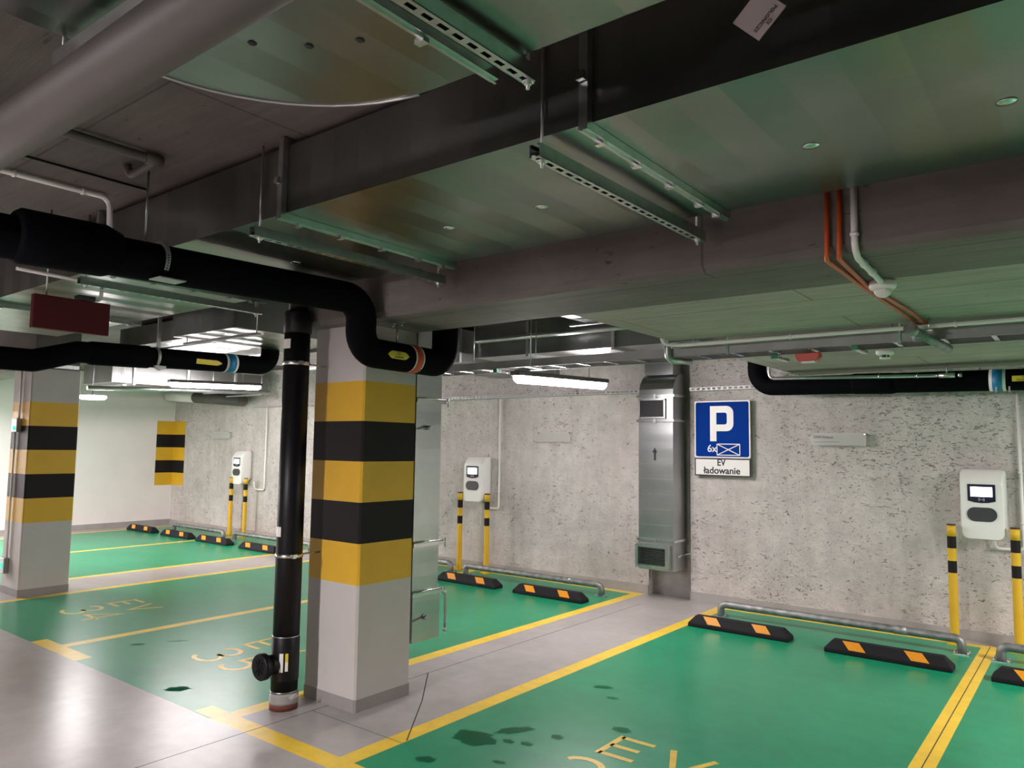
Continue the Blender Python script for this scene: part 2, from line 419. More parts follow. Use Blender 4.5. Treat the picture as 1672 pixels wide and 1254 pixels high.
for (x, xd, num, lab) in ((-2.15, -2.24, '36', 'nearest bay'), (-5.43, -5.44, '35', 'bay beside the black pipe'), (-7.77, -7.78, '34', 'bay beside the left column')):
    ls = marking(x, 3.55, 1.0, 'EV', .30)+marking(xd, 3.10, 1.27, num, .36)
    o = strokes(ls, .036).build('bay_lettering', letter, floor); o['label'] = 'yellow EV %s painted on the green floor, %s' % (num, lab)
# back wall with a recessed smooth groove behind the upright duct
wb = MB()
wb.box(XL-.2, -4.0, YW, YW+.3, 0, ZC+.2); wb.box(-3.50, 6, YW, YW+.3, 0, ZC+.2); wb.box(-4.0, -3.50, YW+.05, YW+.3, 0, ZC+.2, 1)
# stripes painted round the inner corner of the room
zs = [.76, 1.0, 1.24, 1.49, 1.74, 2.0]
for i in range(5): wb.box(XL, XL+.42, YW-.003, YW, zs[i], zs[i+1], 2 if i % 2 == 0 else 3)
struct(wb.build('wall_back', [shot, groove, sy, sk]))
wl = MB().box(XL-.2, XL, -9, YW, 0, ZC+.2)
for i in range(5): wl.box(XL, XL+.003, YW-.35, YW-.003, zs[i], zs[i+1], 1 if i % 2 == 0 else 2)
struct(wl.build('wall_left', [whitew, sy, sk]))
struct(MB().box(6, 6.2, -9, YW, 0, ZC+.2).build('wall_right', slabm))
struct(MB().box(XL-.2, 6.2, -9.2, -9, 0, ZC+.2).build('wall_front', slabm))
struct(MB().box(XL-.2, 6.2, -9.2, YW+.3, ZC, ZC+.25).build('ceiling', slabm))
struct(MB().box(XL, XL+.02, -9, YW-.02, 0, .1).build('baseboard_left', basegrey))
bb = MB(); bb.box(XL, -4.0, YW-.02, YW, 0, .09); bb.box(-3.5, 6, YW-.025, YW, 0, .085)
struct(bb.build('baseboard_back', basegrey))
# beams and the two thick ceiling panels
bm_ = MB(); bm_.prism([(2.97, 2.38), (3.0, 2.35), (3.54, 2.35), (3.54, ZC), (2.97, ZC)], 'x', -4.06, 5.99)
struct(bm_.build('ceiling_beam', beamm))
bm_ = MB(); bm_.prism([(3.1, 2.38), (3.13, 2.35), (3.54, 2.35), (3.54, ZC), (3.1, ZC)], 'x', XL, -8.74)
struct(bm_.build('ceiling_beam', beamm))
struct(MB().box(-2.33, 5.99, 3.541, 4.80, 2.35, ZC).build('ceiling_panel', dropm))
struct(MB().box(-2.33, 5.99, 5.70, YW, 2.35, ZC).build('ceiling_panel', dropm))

# ================================================================== COLUMNS
def column(x0, x1, y0, y1, top, label):
    m = MB(); c = .012
    def ring(z0, z1, mi, e=0.0):
        a, b, cc, d = x0-e, x1+e, y0-e, y1+e
        m.prism([(a+c, cc), (b-c, cc), (b, cc+c), (b, d-c), (b-c, d), (a+c, d), (a, d-c), (a, cc+c)], 'z', z0, z1, mi)
    ring(0, .073, 1, .004); ring(.073, .745, 0)
    for i in range(5): ring(.745+i*.25, .995+i*.25, 2 if i % 2 == 0 else 3)
    ring(1.995, top, 0)
    o = m.build('concrete_column', [colpaint, colbase, sy, sk], origin=((x0+x1)/2, (y0+y1)/2, 0))
    return tag(o, label, 'column')
column(-4.06, -3.57, 3.093, 3.55, 2.349, 'square grey column with yellow and black bands standing beside the tall black pipe')
column(-9.21, -8.73, 3.08, 3.56, 2.349, 'square grey column with yellow and black bands and a small green light, at the left edge')

# ================================================================== VENTILATION DUCTS
def clip(m, x, y, z): m.box(x-.016, x+.016, y-.010, y+.010, z+.001, z+.014)
def flange_ring(x, y0, y1, z0, z1, w=.03, e=.028):
    m = MB()
    m.box(x-w/2, x+w/2, y0-e, y1+e, z0-e, z0-.001); m.box(x-w/2, x+w/2, y0-e, y1+e, z1+.001, z1+e)
    m.box(x-w/2, x+w/2, y0-e, y0-.001, z0-.001, z1+.001); m.box(x-w/2, x+w/2, y1+.001, y1+e, z0-.001, z1+.001)
    m.box(x-.004, x+.004, y0-e-.006, y1+e, z0-e-.006, z0-e)
    return m
D1 = thing('ventilation_duct', (-2, 2.29, 2.535), 'wide flat galvanised duct crossing the whole ceiling in front of the concrete beam', 'duct')
m = MB()
segs = [-7.4, -5.9, -4.24, -2.585, -1.13, .38, 1.9, 5.5]
for a, b in zip(segs, segs[1:]): m.box(a, b-.002, 1.79, 2.79, 2.535, 2.817)
m.build('sheet_body', galv, D1)
for x in segs[1:-1]:
    fo = flange_ring(x, 1.79, 2.79, 2.535, 2.817).build('flange', galvs, D1)
    for y, z in ((1.86, 2.492), (2.08, 2.492), (2.32, 2.492), (2.56, 2.492), (2.72, 2.492)):
        c_ = MB(); clip(c_, x, y, z); c_.build('clip', zinc, fo)
    c_ = MB(); c_.box(x-.012, x+.012, 1.742, 1.757, 2.65, 2.675); c_.build('clip', zinc, fo)
for x in (-2.17, -1.68, -.663, -.157, .35, -3.25, -3.9):
    q = MB().sweep([(x, 2.33, 2.5345), (x, 2.33, 2.533), (x, 2.33, 2.531), (x, 2.33, 2.529)], [.026, .026, .014, .004], 24)
    q.build('fixing_disc', zinc, D1)
# paper sticker with red-brown printing on the side of the duct
st = MB(); cx_, cz_ = -.628, 2.685; hh = .048
ux, uz = Vector((.72, 0, .69)), Vector((-.69, 0, .72))
def PL(a, b, y=1.788): return (cx_+(ux.x*a+uz.x*b), y, cz_+(ux.z*a+uz.z*b))
st.add([PL(-hh, -hh), PL(hh, -hh), PL(hh, hh), PL(-hh, hh), PL(-hh, -hh, 1.7895), PL(hh, -hh, 1.7895), PL(hh, hh, 1.7895), PL(-hh, hh, 1.7895)], [(0, 1, 2, 3), (4, 5, 6, 7), (0, 1, 5, 4), (1, 2, 6, 5), (2, 3, 7, 6), (3, 0, 4, 7)])
sk_ = st.build('paper_sticker', paper, D1)
text('CE\nPOLONICZE', .0135, PL(.0, -.030, 1.787), (PI/2, -.76+PI, 0), fadeink, sk_)

# second duct, lower edge curved where it turns, hanging nearer the camera
D2 = thing('ventilation_duct', (-1.4, .9, 2.62), 'flat galvanised duct with a curved bend, nearest the camera at the top', 'duct')
pl = [(-2.03, -8.8), (-2.03, .95)]+[(-1.45+.58*math.cos(math.radians(a)), .92+.578*math.sin(math.radians(a))) for a in range(174, 89, -7)]+[(-1.28, 1.498), (5.5, 1.498), (5.5, .05), (-.72, .05), (-.86, -.05), (-.9, -.2), (-.9, -8.8)]
m = MB(); m.prism(pl, 'z', 2.62, 2.845); m.build('sheet_body', galv, D2)
rim = MB()
cv = pl[1:14]
rim.sweep([(a, b, 2.62) for a, b in cv], .006, 6); rim.build('folded_seam', galvs, D2)
for x, y in ((-1.669, 1.04), (-1.563, 1.136), (-1.434, 1.195)):
    MB().sweep([(x, y, 2.6195), (x, y, 2.617), (x, y, 2.614)], [.012, .010, .004], 16).build('rivet', drk, D2)
fo = MB(); fo.box(-1.275, -1.245, .05, 1.52, 2.592, 2.619); fo.box(-1.264, -1.256, .05, 1.525, 2.585, 2.592)
fo = fo.build('flange', galvs, D2)
for y in (.35, .72, .98, 1.24):
    c_ = MB(); clip(c_, -1.26, y, 2.571); c_.build('clip', zinc, fo)
fo = MB(); fo.box(-2.06, -.9, .82, .85, 2.592, 2.619); fo = fo.build('flange', galvs, D2)
for x in (-1.75, -1.4):
    c_ = MB(); clip(c_, x, .835, 2.577); c_.build('clip', zinc, fo)

def strut(p0, p1, z, label, rods=(), w=.041, h=.041, top=ZC, cat='rail', name='strut_channel'):
    """slotted C-channel, slots on the underside, hung on threaded rods"""
    p0, p1 = Vector((*p0, z)), Vector((*p1, z)); d = (p1-p0); L = d.length; d.normalize(); sd = Vector((-d.y, d.x, 0))
    T = thing(name, tuple((p0+p1)/2), label, cat)
    m = MB(); t = .0025
    for k in (-1, 1):
        m.obox((p0+p1)/2+sd*k*(w/2-t/2)+Vector((0, 0, h/2)), d*L/2, sd*t/2, Vector((0, 0, h/2)))
        m.obox((p0+p1)/2+sd*k*(w/4+.0035)+Vector((0, 0, t/2)), d*L/2, sd*(w/4-.0035), Vector((0, 0, t/2)))
        m.obox((p0+p1)/2+sd*k*(w/2-.006)+Vector((0, 0, h-t/2)), d*L/2, sd*.006, Vector((0, 0, t/2)))
    n = int(L/.05)
    for i in range(n+1):
        a = p0+d*(i*L/n); m.obox(a+Vector((0, 0, t/2)), d*.010, sd*.0075, Vector((0, 0, t/2)))
    m.build('channel', galvs, T)
    MB().obox((p0+p1)/2+Vector((0, 0, .014)), d*(L/2-.002), sd*(w/2-.003), Vector((0, 0, .0015))).build('slot_shade_plate', drk, T)  # dark plate added in the channel so the slots look shaded
    for s_ in rods:
        c = p0+d*s_
        MB().cyl(c-Vector((0, 0, .022)), Vector((c.x, c.y, top)), .005, 10).build('threaded_rod', galvs, T)
        b = MB(); b.cyl(c-Vector((0, 0, .002)), c-Vector((0, 0, .010)), .0105, 6); b.cyl(c+Vector((0, 0, .0)), c-Vector((0, 0, .003)), .016, 14)
        b.build('nut', zinc, T)
    return T
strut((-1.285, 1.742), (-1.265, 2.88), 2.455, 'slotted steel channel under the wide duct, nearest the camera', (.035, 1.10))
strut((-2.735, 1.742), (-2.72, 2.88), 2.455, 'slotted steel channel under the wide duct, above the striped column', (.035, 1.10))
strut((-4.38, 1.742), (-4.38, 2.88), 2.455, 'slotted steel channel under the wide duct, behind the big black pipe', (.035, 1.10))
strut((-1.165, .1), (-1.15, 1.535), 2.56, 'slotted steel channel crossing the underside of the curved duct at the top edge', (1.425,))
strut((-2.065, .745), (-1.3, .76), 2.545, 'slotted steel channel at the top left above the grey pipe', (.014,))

# flat ducts beyond the beam and upright ducts
def boxduct(name, bx, label, seams=None, axis='y', mat=galv, origin=None):
    x0, x1, y0, y1, z0, z1 = bx
    T = thing(name, ((x0+x1)/2, (y0+y1)/2, z0), label, 'duct')
    MB().box(*bx).build('sheet_body', mat, T)
    if z1 < 2.84 and z1 - z0 > .15:
        for (xx, yy) in ((x0+.02 if axis == 'x' else x0-.035, y0+.15), (x1-.02 if axis == 'x' else x1+.035, y0+.15), (x1-.02 if axis == 'x' else x1+.035, y1-.15)):
            if axis == 'x': yy = y0-.035 if yy < (y0+y1)/2 else y1+.035
            MB().cyl((xx, yy, z0-.03), (xx, yy, 2.848), .005, 8).build('hanger_rod', galvs, T)
        for yy in ((y0+.15, y1-.15) if axis == 'y' else ()): MB().box(x0-.06, x1+.06, yy-.02, yy+.02, z0-.045, z0-.027).build('support_rail', galvs, T)
    for s_ in seams or ():
        m = MB(); e = .025; w_ = .015
        if axis == 'y':
            m.box(x0-e, x1+e, s_-w_, s_+w_, z0-e, z0-.001); m.box(x1+.001, x1+e, s_-w_, s_+w_, z0, z1); m.box(x0-e, x0-.001, s_-w_, s_+w_, z0, z1)
        elif axis == 'x':
            m.box(s_-w_, s_+w_, y0-e, y1+e, z0-e, z0-.001); m.box(s_-w_, s_+w_, y0-e, y0-.001, z0, z1)
        else:
            m.box(x0-e, x1+e, y0-e, y0-.001, s_-w_, s_+w_); m.box(x1+.001, x1+e, y0, y1, s_-w_, s_+w_)
        m.build('flange', galvs, T)
    return T
boxduct('ventilation_duct', (-5.99, -5.05, 3.12, 7.4, 2.46, 2.78), 'galvanised duct running to the back wall left of the tall black pipe', (4.3, 5.6))
boxduct('ventilation_duct', (-8.3, -6.75, 3.75, 7.4, 2.60, 2.80), 'wide shallow duct over the left parking bays, bright underside', (4.8, 6.2))
boxduct('ventilation_duct', (-11.7, -10.8, 4.8, 7.3, 2.42, 2.70), 'silver duct above the left tube lamp near the corner', (5.1, 5.9, 6.7))
boxduct('ventilation_duct', (-4.75, -2.45, 5.5, 6.05, 2.45, 2.75), 'dark galvanised duct above the cable ladder behind the beam', (-4.1, -3.2), 'x')
boxduct('ventilation_duct', (-3.35, -2.5, 3.75, 5.30, 2.64, 2.82), 'galvanised duct running from the beam towards the back wall above the ladder', (4.7,))

# upright duct on the back wall
UD = thing('wall_duct', (-3.76, 7.5, .31), 'upright galvanised duct with two grilles and an arrow on the back wall', 'duct')
m = MB(); m.box(-3.963, -3.557, 7.35, 7.62, .315, 2.16); m.build('sheet_body', galvz, UD)
m = MB()
m.prism([(7.35, 2.16), (7.62, 2.16), (7.62, 2.42), (7.54, 2.42), (7.49, 2.40), (7.44, 2.37), (7.39, 2.31), (7.36, 2.24)], 'x', -3.963, -3.557)
m.box(-3.93, -3.59, 7.42, 7.62, 2.40, 2.84); m.build('elbow', galvz, UD)
for z in (2.165, 1.90, .63):
    fm = MB(); e = .018
    fm.box(-3.963-e, -3.557+e, 7.35-e, 7.349, z-.013, z+.013); fm.box(-3.556, -3.557+e, 7.349, 7.62, z-.013, z+.013); fm.box(-3.963-e, -3.964, 7.349, 7.62, z-.013, z+.013)
    fo = fm.build('flange', zinc, UD)
    c_ = MB(); c_.box(-3.775, -3.745, 7.322, 7.331, z-.02, z+.016); c_.build('clip', galvs, fo)
for z in (1.60, 1.435, 1.275, 1.115, .95, .79):
    MB().box(-3.963, -3.557, 7.344, 7.35, z-.004, z+.004).build('pressed_rib', galvs, UD)
gm = MB()
for a in (-3.965, -3.615): gm.box(a, a+.035, 7.27, 7.349, .345, .585)
for z in (.345, .555): gm.box(-3.93, -3.615, 7.27, 7.349, z, z+.03)
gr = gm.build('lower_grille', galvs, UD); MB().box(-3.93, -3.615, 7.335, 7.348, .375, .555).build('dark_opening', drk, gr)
for i in range(9):
    z = .385+i*.0195; MB().add([(-3.93, 7.275, z), (-3.615, 7.275, z), (-3.615, 7.295, z+.007), (-3.93, 7.295, z+.007), (-3.93, 7.275, z-.0015), (-3.615, 7.275, z-.0015), (-3.615, 7.295, z+.0055), (-3.93, 7.295, z+.0055)], [(0, 1, 2, 3), (7, 6, 5, 4), (0, 1, 5, 4), (3, 2, 6, 7), (0, 3, 7, 4), (1, 2, 6, 5)]).build('louvre', galvs, gr)
gm = MB()
for a in (-3.955, -3.655): gm.box(a, a+.02, 7.325, 7.349, 1.935, 2.13)
for z in (1.925, 2.12): gm.box(-3.955, -3.635, 7.325, 7.349, z, z+.015)
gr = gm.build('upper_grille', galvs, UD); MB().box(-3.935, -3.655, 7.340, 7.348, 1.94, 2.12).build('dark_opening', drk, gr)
for i in range(9): MB().box(-3.935, -3.655, 7.330, 7.333, 1.95+i*.019, 1.953+i*.019).build('louvre', dgrey, gr)
ar = MB(); ar.prism([(-3.778, 1.475), (-3.758, 1.475), (-3.758, 1.57), (-3.778, 1.57)], 'y', 7.3435, 7.3495); ar.prism([(-3.740, 1.56), (-3.768, 1.612), (-3.796, 1.56)], 'y', 7.3435, 7.3495); ar.build('painted_arrow', ink, UD)
m = MB(); m.cyl((-3.557, 7.45, .47), (-3.53, 7.45, .47), .014, 12); m.sweep(rpath([(-3.54, 7.45, .47), (-3.46, 7.56, .50), (-3.455, 7.57, .30)], .01), .004, 8); m.build('fixing_arm', zinc, UD)

# upright duct standing behind the striped column
SD = thing('upright_duct', (-3.8, 3.73, .3), 'narrow upright galvanised duct fixed behind the striped column', 'duct')
MB().box(-4.0, -3.62, 3.60, 3.845, .62, 2.84).build('sheet_body', galvz, SD)
MB().box(-4.0, -3.612, 3.60, 3.86, .30, .60).build('end_box', galvz, SD)
for z in (1.90, .935, .61):
    fm = MB(); fm.box(-4.0, -3.597, 3.585, 3.875, z-.012, z+.012); fm.cyl((-3.60, 3.59, z+.018), (-3.60, 3.87, z+.018), .006, 8); fm.cyl((-3.60, 3.89, z-.03), (-3.60, 3.89, z+.03), .006, 8)
    fm.build('flange', zinc, SD)
m = MB(); m.sweep(rpath([(-3.605, 3.87, .60), (-3.60, 3.905, .60), (-3.60, 3.905, .35)], .02), .009, 10); m.cyl((-3.60, 3.905, .33), (-3.60, 3.905, .36), .014, 10); m.build('bracket_tube', galvs, SD)
for z, y in ((1.72, 3.70), (.455, 3.71)):
    m = MB(); m.cyl((-3.60, 3.60, z-.01), (-3.60, y, z), .005, 8); m.sweep([(-3.62, y, z), (-3.575, y, z)], .016, 10); m.cyl((-3.575, y, z), (-3.57, y, z), .011, 6); m.build('fixing_bolt', galvs, SD)

# ================================================================== PIPES
# big insulated pipe: down in front of the beam, under it, up behind
BP = thing('insulated_pipe', (-3.36, 2.2, 2.2), 'thick black insulated pipe dipping under the beam, with an orange band', 'pipe')
path = rpath([(-3.35, -3.0, 2.29), (-3.355, 2.872, 2.440), (-3.36, 2.872, 2.14), (-3.42, 3.655, 2.137), (-3.42, 3.655, 2.84)], .125, 8)
MB().sweep(path, .088, 28).build('insulation', blk, BP)
m = MB(); m.sweep([(-3.352, 1.08, 2.406), (-3.352, 1.10, 2.406), (-3.352, 1.42, 2.415), (-3.352, 1.48, 2.416)], [.098, .112, .112, .090], 28); m.build('insulation_collar', blk, BP, label='thicker black sleeve around the pipe')
def band(parent, p, q, r_, mat, name='band', lab=None):
    o = MB().sweep([p, q], r_, 28, caps=True).build(name, mat, parent)
    if lab: o['label'] = lab
    return o
def on_low(y): return (-3.36-.06*(y-2.872)/.783, y, 2.14)
rb = band(BP, on_low(3.27), on_low(3.35), .0895, signw, 'marker_band', 'white-edged orange marker band')
band(rb, on_low(3.282), on_low(3.338), .0905, rlab, 'orange_stripe')
# hexagonal yellow label wrapped on the pipe's side facing the gap
def wrap_label(parent, cx, yA, yB, zc, r_, shape, name='flow_label', mat=ylab):
    """shape: list of (t along axis 0..1, angle in rad about facing direction +x)"""
    m = MB(); k = []
    for t, a in shape:
        y = yA+(yB-yA)*t; k.append((cx(y)+r_*math.cos(a), y, zc+r_*math.sin(a)))
    m.add(k, [tuple(range(len(k)))]); n = [(p[0]-.0, p[1], p[2]) for p in k]
    return m.build(name, mat, parent)
def hexa(yA, yB, cx, zc, r_, parent, arrow_both=True, ang=-.05, h=.13, name='flow_label'):
    m = MB(); n = 10; rows = []
    for i in range(n+1):
        t = i/n
        e = min(t/.16, (1-t)/.16, 1.0) if arrow_both else min((1-t)/.16, 1.0)
        y = yA+(yB-yA)*t; rows.append([(cx(y)+r_*math.cos(ang+s_*h*2*e), y, zc+r_*math.sin(ang+s_*h*2*e)) for s_ in (-1, -.5, 0, .5, 1)])
    for rr in rows:
        for p in rr: m.v.append(p)
    for i in range(n):
        for j in range(4): m.face((i*5+j, i*5+j+1, (i+1)*5+j+1, (i+1)*5+j), 0, True)
    return m.build(name, ylab, parent, label='yellow flow label')
lb = hexa(3.02, 3.21, lambda y: on_low(y)[0], 2.14, .0892, BP)
text('CO\nZasilanie', .022, (on_low(3.11)[0]+.0905, 3.115, 2.135), (PI/2, 0, PI/2), ink, lb, ext=.0003)
# perforated strap with hanger plate
m = MB(); m.sweep([(-3.35, 1.655, 2.42), (-3.35, 1.675, 2.42)], .0905, 28); so = m.build('steel_strap', strm, BP)
m = MB()
for i in range(8):
    a = -.75+i*.13; m.obox((-3.35+.0908*math.cos(a), 1.665, 2.42+.0908*math.sin(a)), (0, .003, 0), Vector((-math.sin(a), 0, math.cos(a)))*.003, Vector((math.cos(a), 0, math.sin(a)))*.0006)
m.build('strap_holes', ink, so)
MB().box(-3.30, -3.20, 1.60, 1.72, 2.315, 2.320).build('saddle_plate', strm, BP)
MB().cyl((-3.355, 1.60, 2.50), (-3.355, 1.60, ZC), .005, 8).build('hanger_rod', galvs, BP)
m = MB(); m.cyl((-3.38, 3.18, 2.225), (-3.38, 3.18, 2.35), .006, 8); m.box(-3.43, -3.33, 3.16, 3.20, 2.343, 2.349)
for dx in (-.04, .04): m.cyl((-3.38+dx, 3.18, 2.325), (-3.38+dx, 3.18, 2.343), .007, 8)
m.build('beam_hanger', galvs, BP)

# tall black drain pipe in front of the column
VP = thing('drain_pipe', (-3.975, 2.88, 0), 'tall black drain pipe standing on the floor in front of the striped column', 'pipe')
px_, py_ = -3.975, 2.885
m = MB(); m.sweep([(px_, py_, .10), (px_, py_, 2.30)], .080, 32); m.build('pipe_run', blkp, VP)
m = MB(); m.sweep([(px_, py_, 2.29), (px_, py_, 2.295), (px_, py_, 2.41), (px_, py_, 2.43)], [.081, .087, .087, .080], 32); m.build('top_socket', blkp, VP)
m = MB(); m.sweep([(px_, py_, 2.42), (px_, py_, 2.845)], .060, 24); m.build('upper_neck', blkp, VP)
m = MB(); m.sweep([(px_, py_, .17), (px_, py_, .175), (px_, py_, .428), (px_, py_, .432)], [.081, .083, .083, .081], 32); tee = m.build('tee_fitting', blkp, VP)
m = MB(); m.sweep([(px_-.01, py_-.05, .27), (px_-.015, py_-.135, .27)], .060, 28); m.build('branch', blkp, tee)
m = MB(); m.sweep([(px_-.015, py_-.13, .27), (px_-.015, py_-.135, .27), (px_-.016, py_-.165, .27), (px_-.016, py_-.172, .27)], [.074, .079, .079, .073], 32)
for i in range(8):
    a = i*PI/4; m.obox((px_-.016+.03*math.cos(a), py_-.174, .27+.03*math.sin(a)), (math.cos(a)*.018, 0, math.sin(a)*.018), (0, .003, 0), (-math.sin(a)*.003, 0, math.cos(a)*.003))
m.build('screw_cap', blkp, tee)
m = MB(); m.sweep([(px_, py_, .0), (px_, py_, .04)], .084, 32); m.build('floor_sleeve', rustred, VP, label='red-brown sleeve at the floor')
m = MB(); m.sweep([(px_, py_, z) for z in (.035, .05, .06, .072, .085, .10)], [.086, .089, .085, .089, .084, .083], 28)
m.add([(px_+.07, py_-.03, .08), (px_+.12, py_-.0, .11), (px_+.10, py_-.02, .07), (px_+.125, py_+.02, .09)], [(0, 1, 2), (1, 3, 2)]); m.build('plastic_film', film, VP, label='torn clear plastic wrapping')
for z in (2.10, .915, .107, .432):
    if z > .5:
        m = MB(); m.sweep([(px_, py_, z-.012), (px_, py_, z+.012)], .0845, 32); m.obox((px_+.085, py_-.03, z), (.012, 0, 0), (0, .012, 0), (0, 0, .012))
        m.cyl((px_+.03, py_+.08, z), (px_+.03, 3.092, z), .006, 8); m.build('pipe_clamp', zinc, VP)
    else:
        MB().sweep([(px_, py_, z-.003), (px_, py_, z+.003)], .0842, 32).build('seam_ring', galvs, VP)
def curved(parent, cx, cy, r_, a0, a1, z0, z1, mat, name, lab=None):
    m = MB(); n = 8
    for i in range(n+1):
        a = math.radians(a0+(a1-a0)*i/n); m.v += [(cx+r_*math.cos(a), cy+r_*math.sin(a), z0), (cx+r_*math.cos(a), cy+r_*math.sin(a), z1)]
    for i in range(n): m.face((2*i, 2*i+2, 2*i+3, 2*i+1), 0, True)
    return m.build(name, mat, parent, label=lab)
curved(VP, px_, py_, .0805, -118, -66, 2.19, 2.25, whp, 'paper_label')
curved(VP, px_, py_, .0805, -128, -78, 1.03, 1.09, whp, 'paper_label')
curved(VP, px_, py_, .0838, -60, -44, .23, .34, whp, 'paper_label')
curved(VP, px_, py_, .0838, -36, -24, .29, .34, ylab, 'yellow_sticker'); curved(VP, px_, py_, .0838, -36, -24, .235, .29, whp, 'paper_label')

# grey pipe crossing at the top left
GP = thing('waste_pipe', (-2.5, .73, 2.45), 'smooth grey pipe crossing diagonally at the top left corner', 'pipe')
MB().sweep(rpath([(-3.08, .73, 2.845), (-3.08, .73, 2.44), (3.0, .73, 2.46)], .12), .066, 32).build('pipe_run', greyp, GP)

# black insulated pipe with blue band, left
LP = thing('insulated_pipe', (-6.1, 3, 2.2), 'black insulated pipe with a blue band running above the left parking bays', 'pipe')
path = rpath([(-6.1, -2.0, 2.16), (-6.1, 2.15, 2.175), (-6.1, 2.45, 2.27), (-6.1, 4.13, 2.318), (-6.1, 4.13, 2.84)], .12, 6)
MB().sweep(path, .083, 24).build('insulation', blk, LP)
m = MB(); m.sweep([(-6.1, 2.52, 2.272), (-6.1, 2.55, 2.272), (-6.1, 2.98, 2.285), (-6.1, 3.0, 2.285)], [.084, .092, .092, .084], 24); m.build('insulation_collar', blk, LP)
b1 = band(LP, (-6.1, 3.65, 2.304), (-6.1, 3.76, 2.307), .0845, signw, 'marker_band', 'white-edged blue marker band'); band(b1, (-6.1, 3.67, 2.3045), (-6.1, 3.74, 2.3065), .0855, blab, 'blue_stripe')
hexa(3.36, 3.60, lambda y: -6.1, 2.298, .0842, LP, False, -.15)
MB().sweep([(-6.1, 3.03, 2.29), (-6.1, 3.055, 2.29)], .0855, 24).build('steel_strap', strm, LP)
m = MB(); m.prism([(3.0, 2.215), (3.09, 2.215), (3.09, 2.20), (3.045, 2.175), (3.0, 2.20)], 'x', -6.03, -6.0); m.box(-6.06, -6.04, 3.03, 3.055, 2.37, 2.84); m.build('hanger_strap', strm, LP)
c_ = MB().sweep([(-10.6, 4.4, 2.30), (-10.6, 7.2, 2.42)], .03, 14).build('steel_conduit', galvs, origin=(-10.6, 5.5, 2.3)); MB().cyl((-10.6, 6.2, 2.36), (-10.6, 6.2, 2.848), .005, 8).build('hanger_rod', galvs, c_); tag(c_, 'thin bright steel conduit left of the lamp over the left bays', 'conduit')

# black insulated pipe with blue band, right, along the back wall
RP = thing('insulated_pipe', (-1.3, 7.3, 2.2), 'black insulated pipe with a blue band along the top of the back wall', 'pipe')
path = rpath([(-2.63, 7.3, 2.845), (-2.63, 7.3, 2.22), (5.9, 7.3, 2.135)], .16, 8)
MB().sweep(path, .088, 28).build('insulation', blk, RP)
m = MB(); m.sweep([(-1.75, 7.3, 2.213), (-1.73, 7.3, 2.213), (-1.43, 7.3, 2.206), (-1.40, 7.3, 2.206)], [.089, .094, .094, .089], 28); m.build('insulation_collar', blk, RP)
b1 = band(RP, (-.690, 7.3, 2.20), (-.575, 7.3, 2.199), .0895, signw, 'marker_band', 'white-edged blue marker band'); band(b1, (-.668, 7.3, 2.2), (-.597, 7.3, 2.199), .0905, blab, 'blue_stripe')
m = MB(); zc = 2.196
for t in range(9):
    x = -.53+t*.026; e = 1 if t < 7 else (8-t)*.55+.02
    for s_ in (-1, 0, 1): a = .06+s_*.26*e; m.v.append((x, 7.3-.0893*math.cos(a), zc+.0893*math.sin(a)))
for t in range(8):
    for s_ in range(2): m.face((t*3+s_, t*3+s_+1, (t+1)*3+s_+1, (t+1)*3+s_), 0, True)
lb = m.build('flow_label', ylab, RP, label='yellow flow label')
text('WL\nPOWROT', .024, (-.445, 7.3-.0905, zc+.004), WALLROT, ink, lb, ext=.0003)
for x in (-.64, -.55): MB().box(x-.006, x+.006, 7.215, 7.225, 2.095, 2.14).build('steel_strap', strm, RP)

def conduit(name, pts, r_, mat, label, cat='conduit', fil=.05, clips=(), group=None, seg=12):
    p0 = Vector(pts[0])
    if clips:
        T = thing(name, tuple(p0), label, cat, group)
        MB().sweep(rpath(pts, fil), r_, seg).build('pipe_run', mat, T)
        for c, d in clips:
            c = Vector(c); d = Vector(d).normalized()
            MB().sweep([c-d*.006, c+d*.006], r_*1.3, 12).build('clip', mat, T)
        return T
    o = MB().sweep(rpath(pts, fil), r_, seg).build(name, mat, origin=tuple(p0)); return tag(o, label, cat, group)
conduit('steel_conduit', [(-2.47, 7.18, 2.845), (-2.47, 7.18, 2.285), (-1.045, 7.18, 2.247)], .016, galvs, 'thin steel conduit above the black pipe along the back wall', clips=(((-1.5, 7.18, 2.26), (1, 0, 0)), ((-1.2, 7.18, 2.252), (1, 0, 0))))
m = MB(); m.sweep([(-1.04, 7.18, 2.247), (-.92, 7.18, 2.245)], .022, 16); m.sweep([(-.90, 7.18, 2.245), (-.87, 7.18, 2.244)], .018, 12); m.cyl((-.98, 7.18, 2.25), (-.98, 7.18, 2.349), .006, 8)
tag(m.build('pipe_coupling', galvs, origin=(-.98, 7.18, 2.25)), 'grey coupling at the end of the thin conduit beside the blue band', 'coupling')

# charger feed conduits
def feed(x, cx, label): return conduit('white_conduit', [(x, 7.62, 2.215), (x, 7.62, .80), (cx, 7.62, .80), (cx, 7.60, .93)], .013, whp, label, fil=.04, clips=(((x, 7.62, 2.0), (0, 0, 1)), ((x, 7.62, 1.44), (0, 0, 1)), ((x, 7.62, 1.02), (0, 0, 1))))
feed(-.525, -.73, 'white conduit running down the wall to the right-hand charger')
feed(-6.13, -6.33, 'white conduit running down the wall to the middle charger')
feed(-11.27, -11.55, 'white conduit running down the wall to the left charger near the corner')

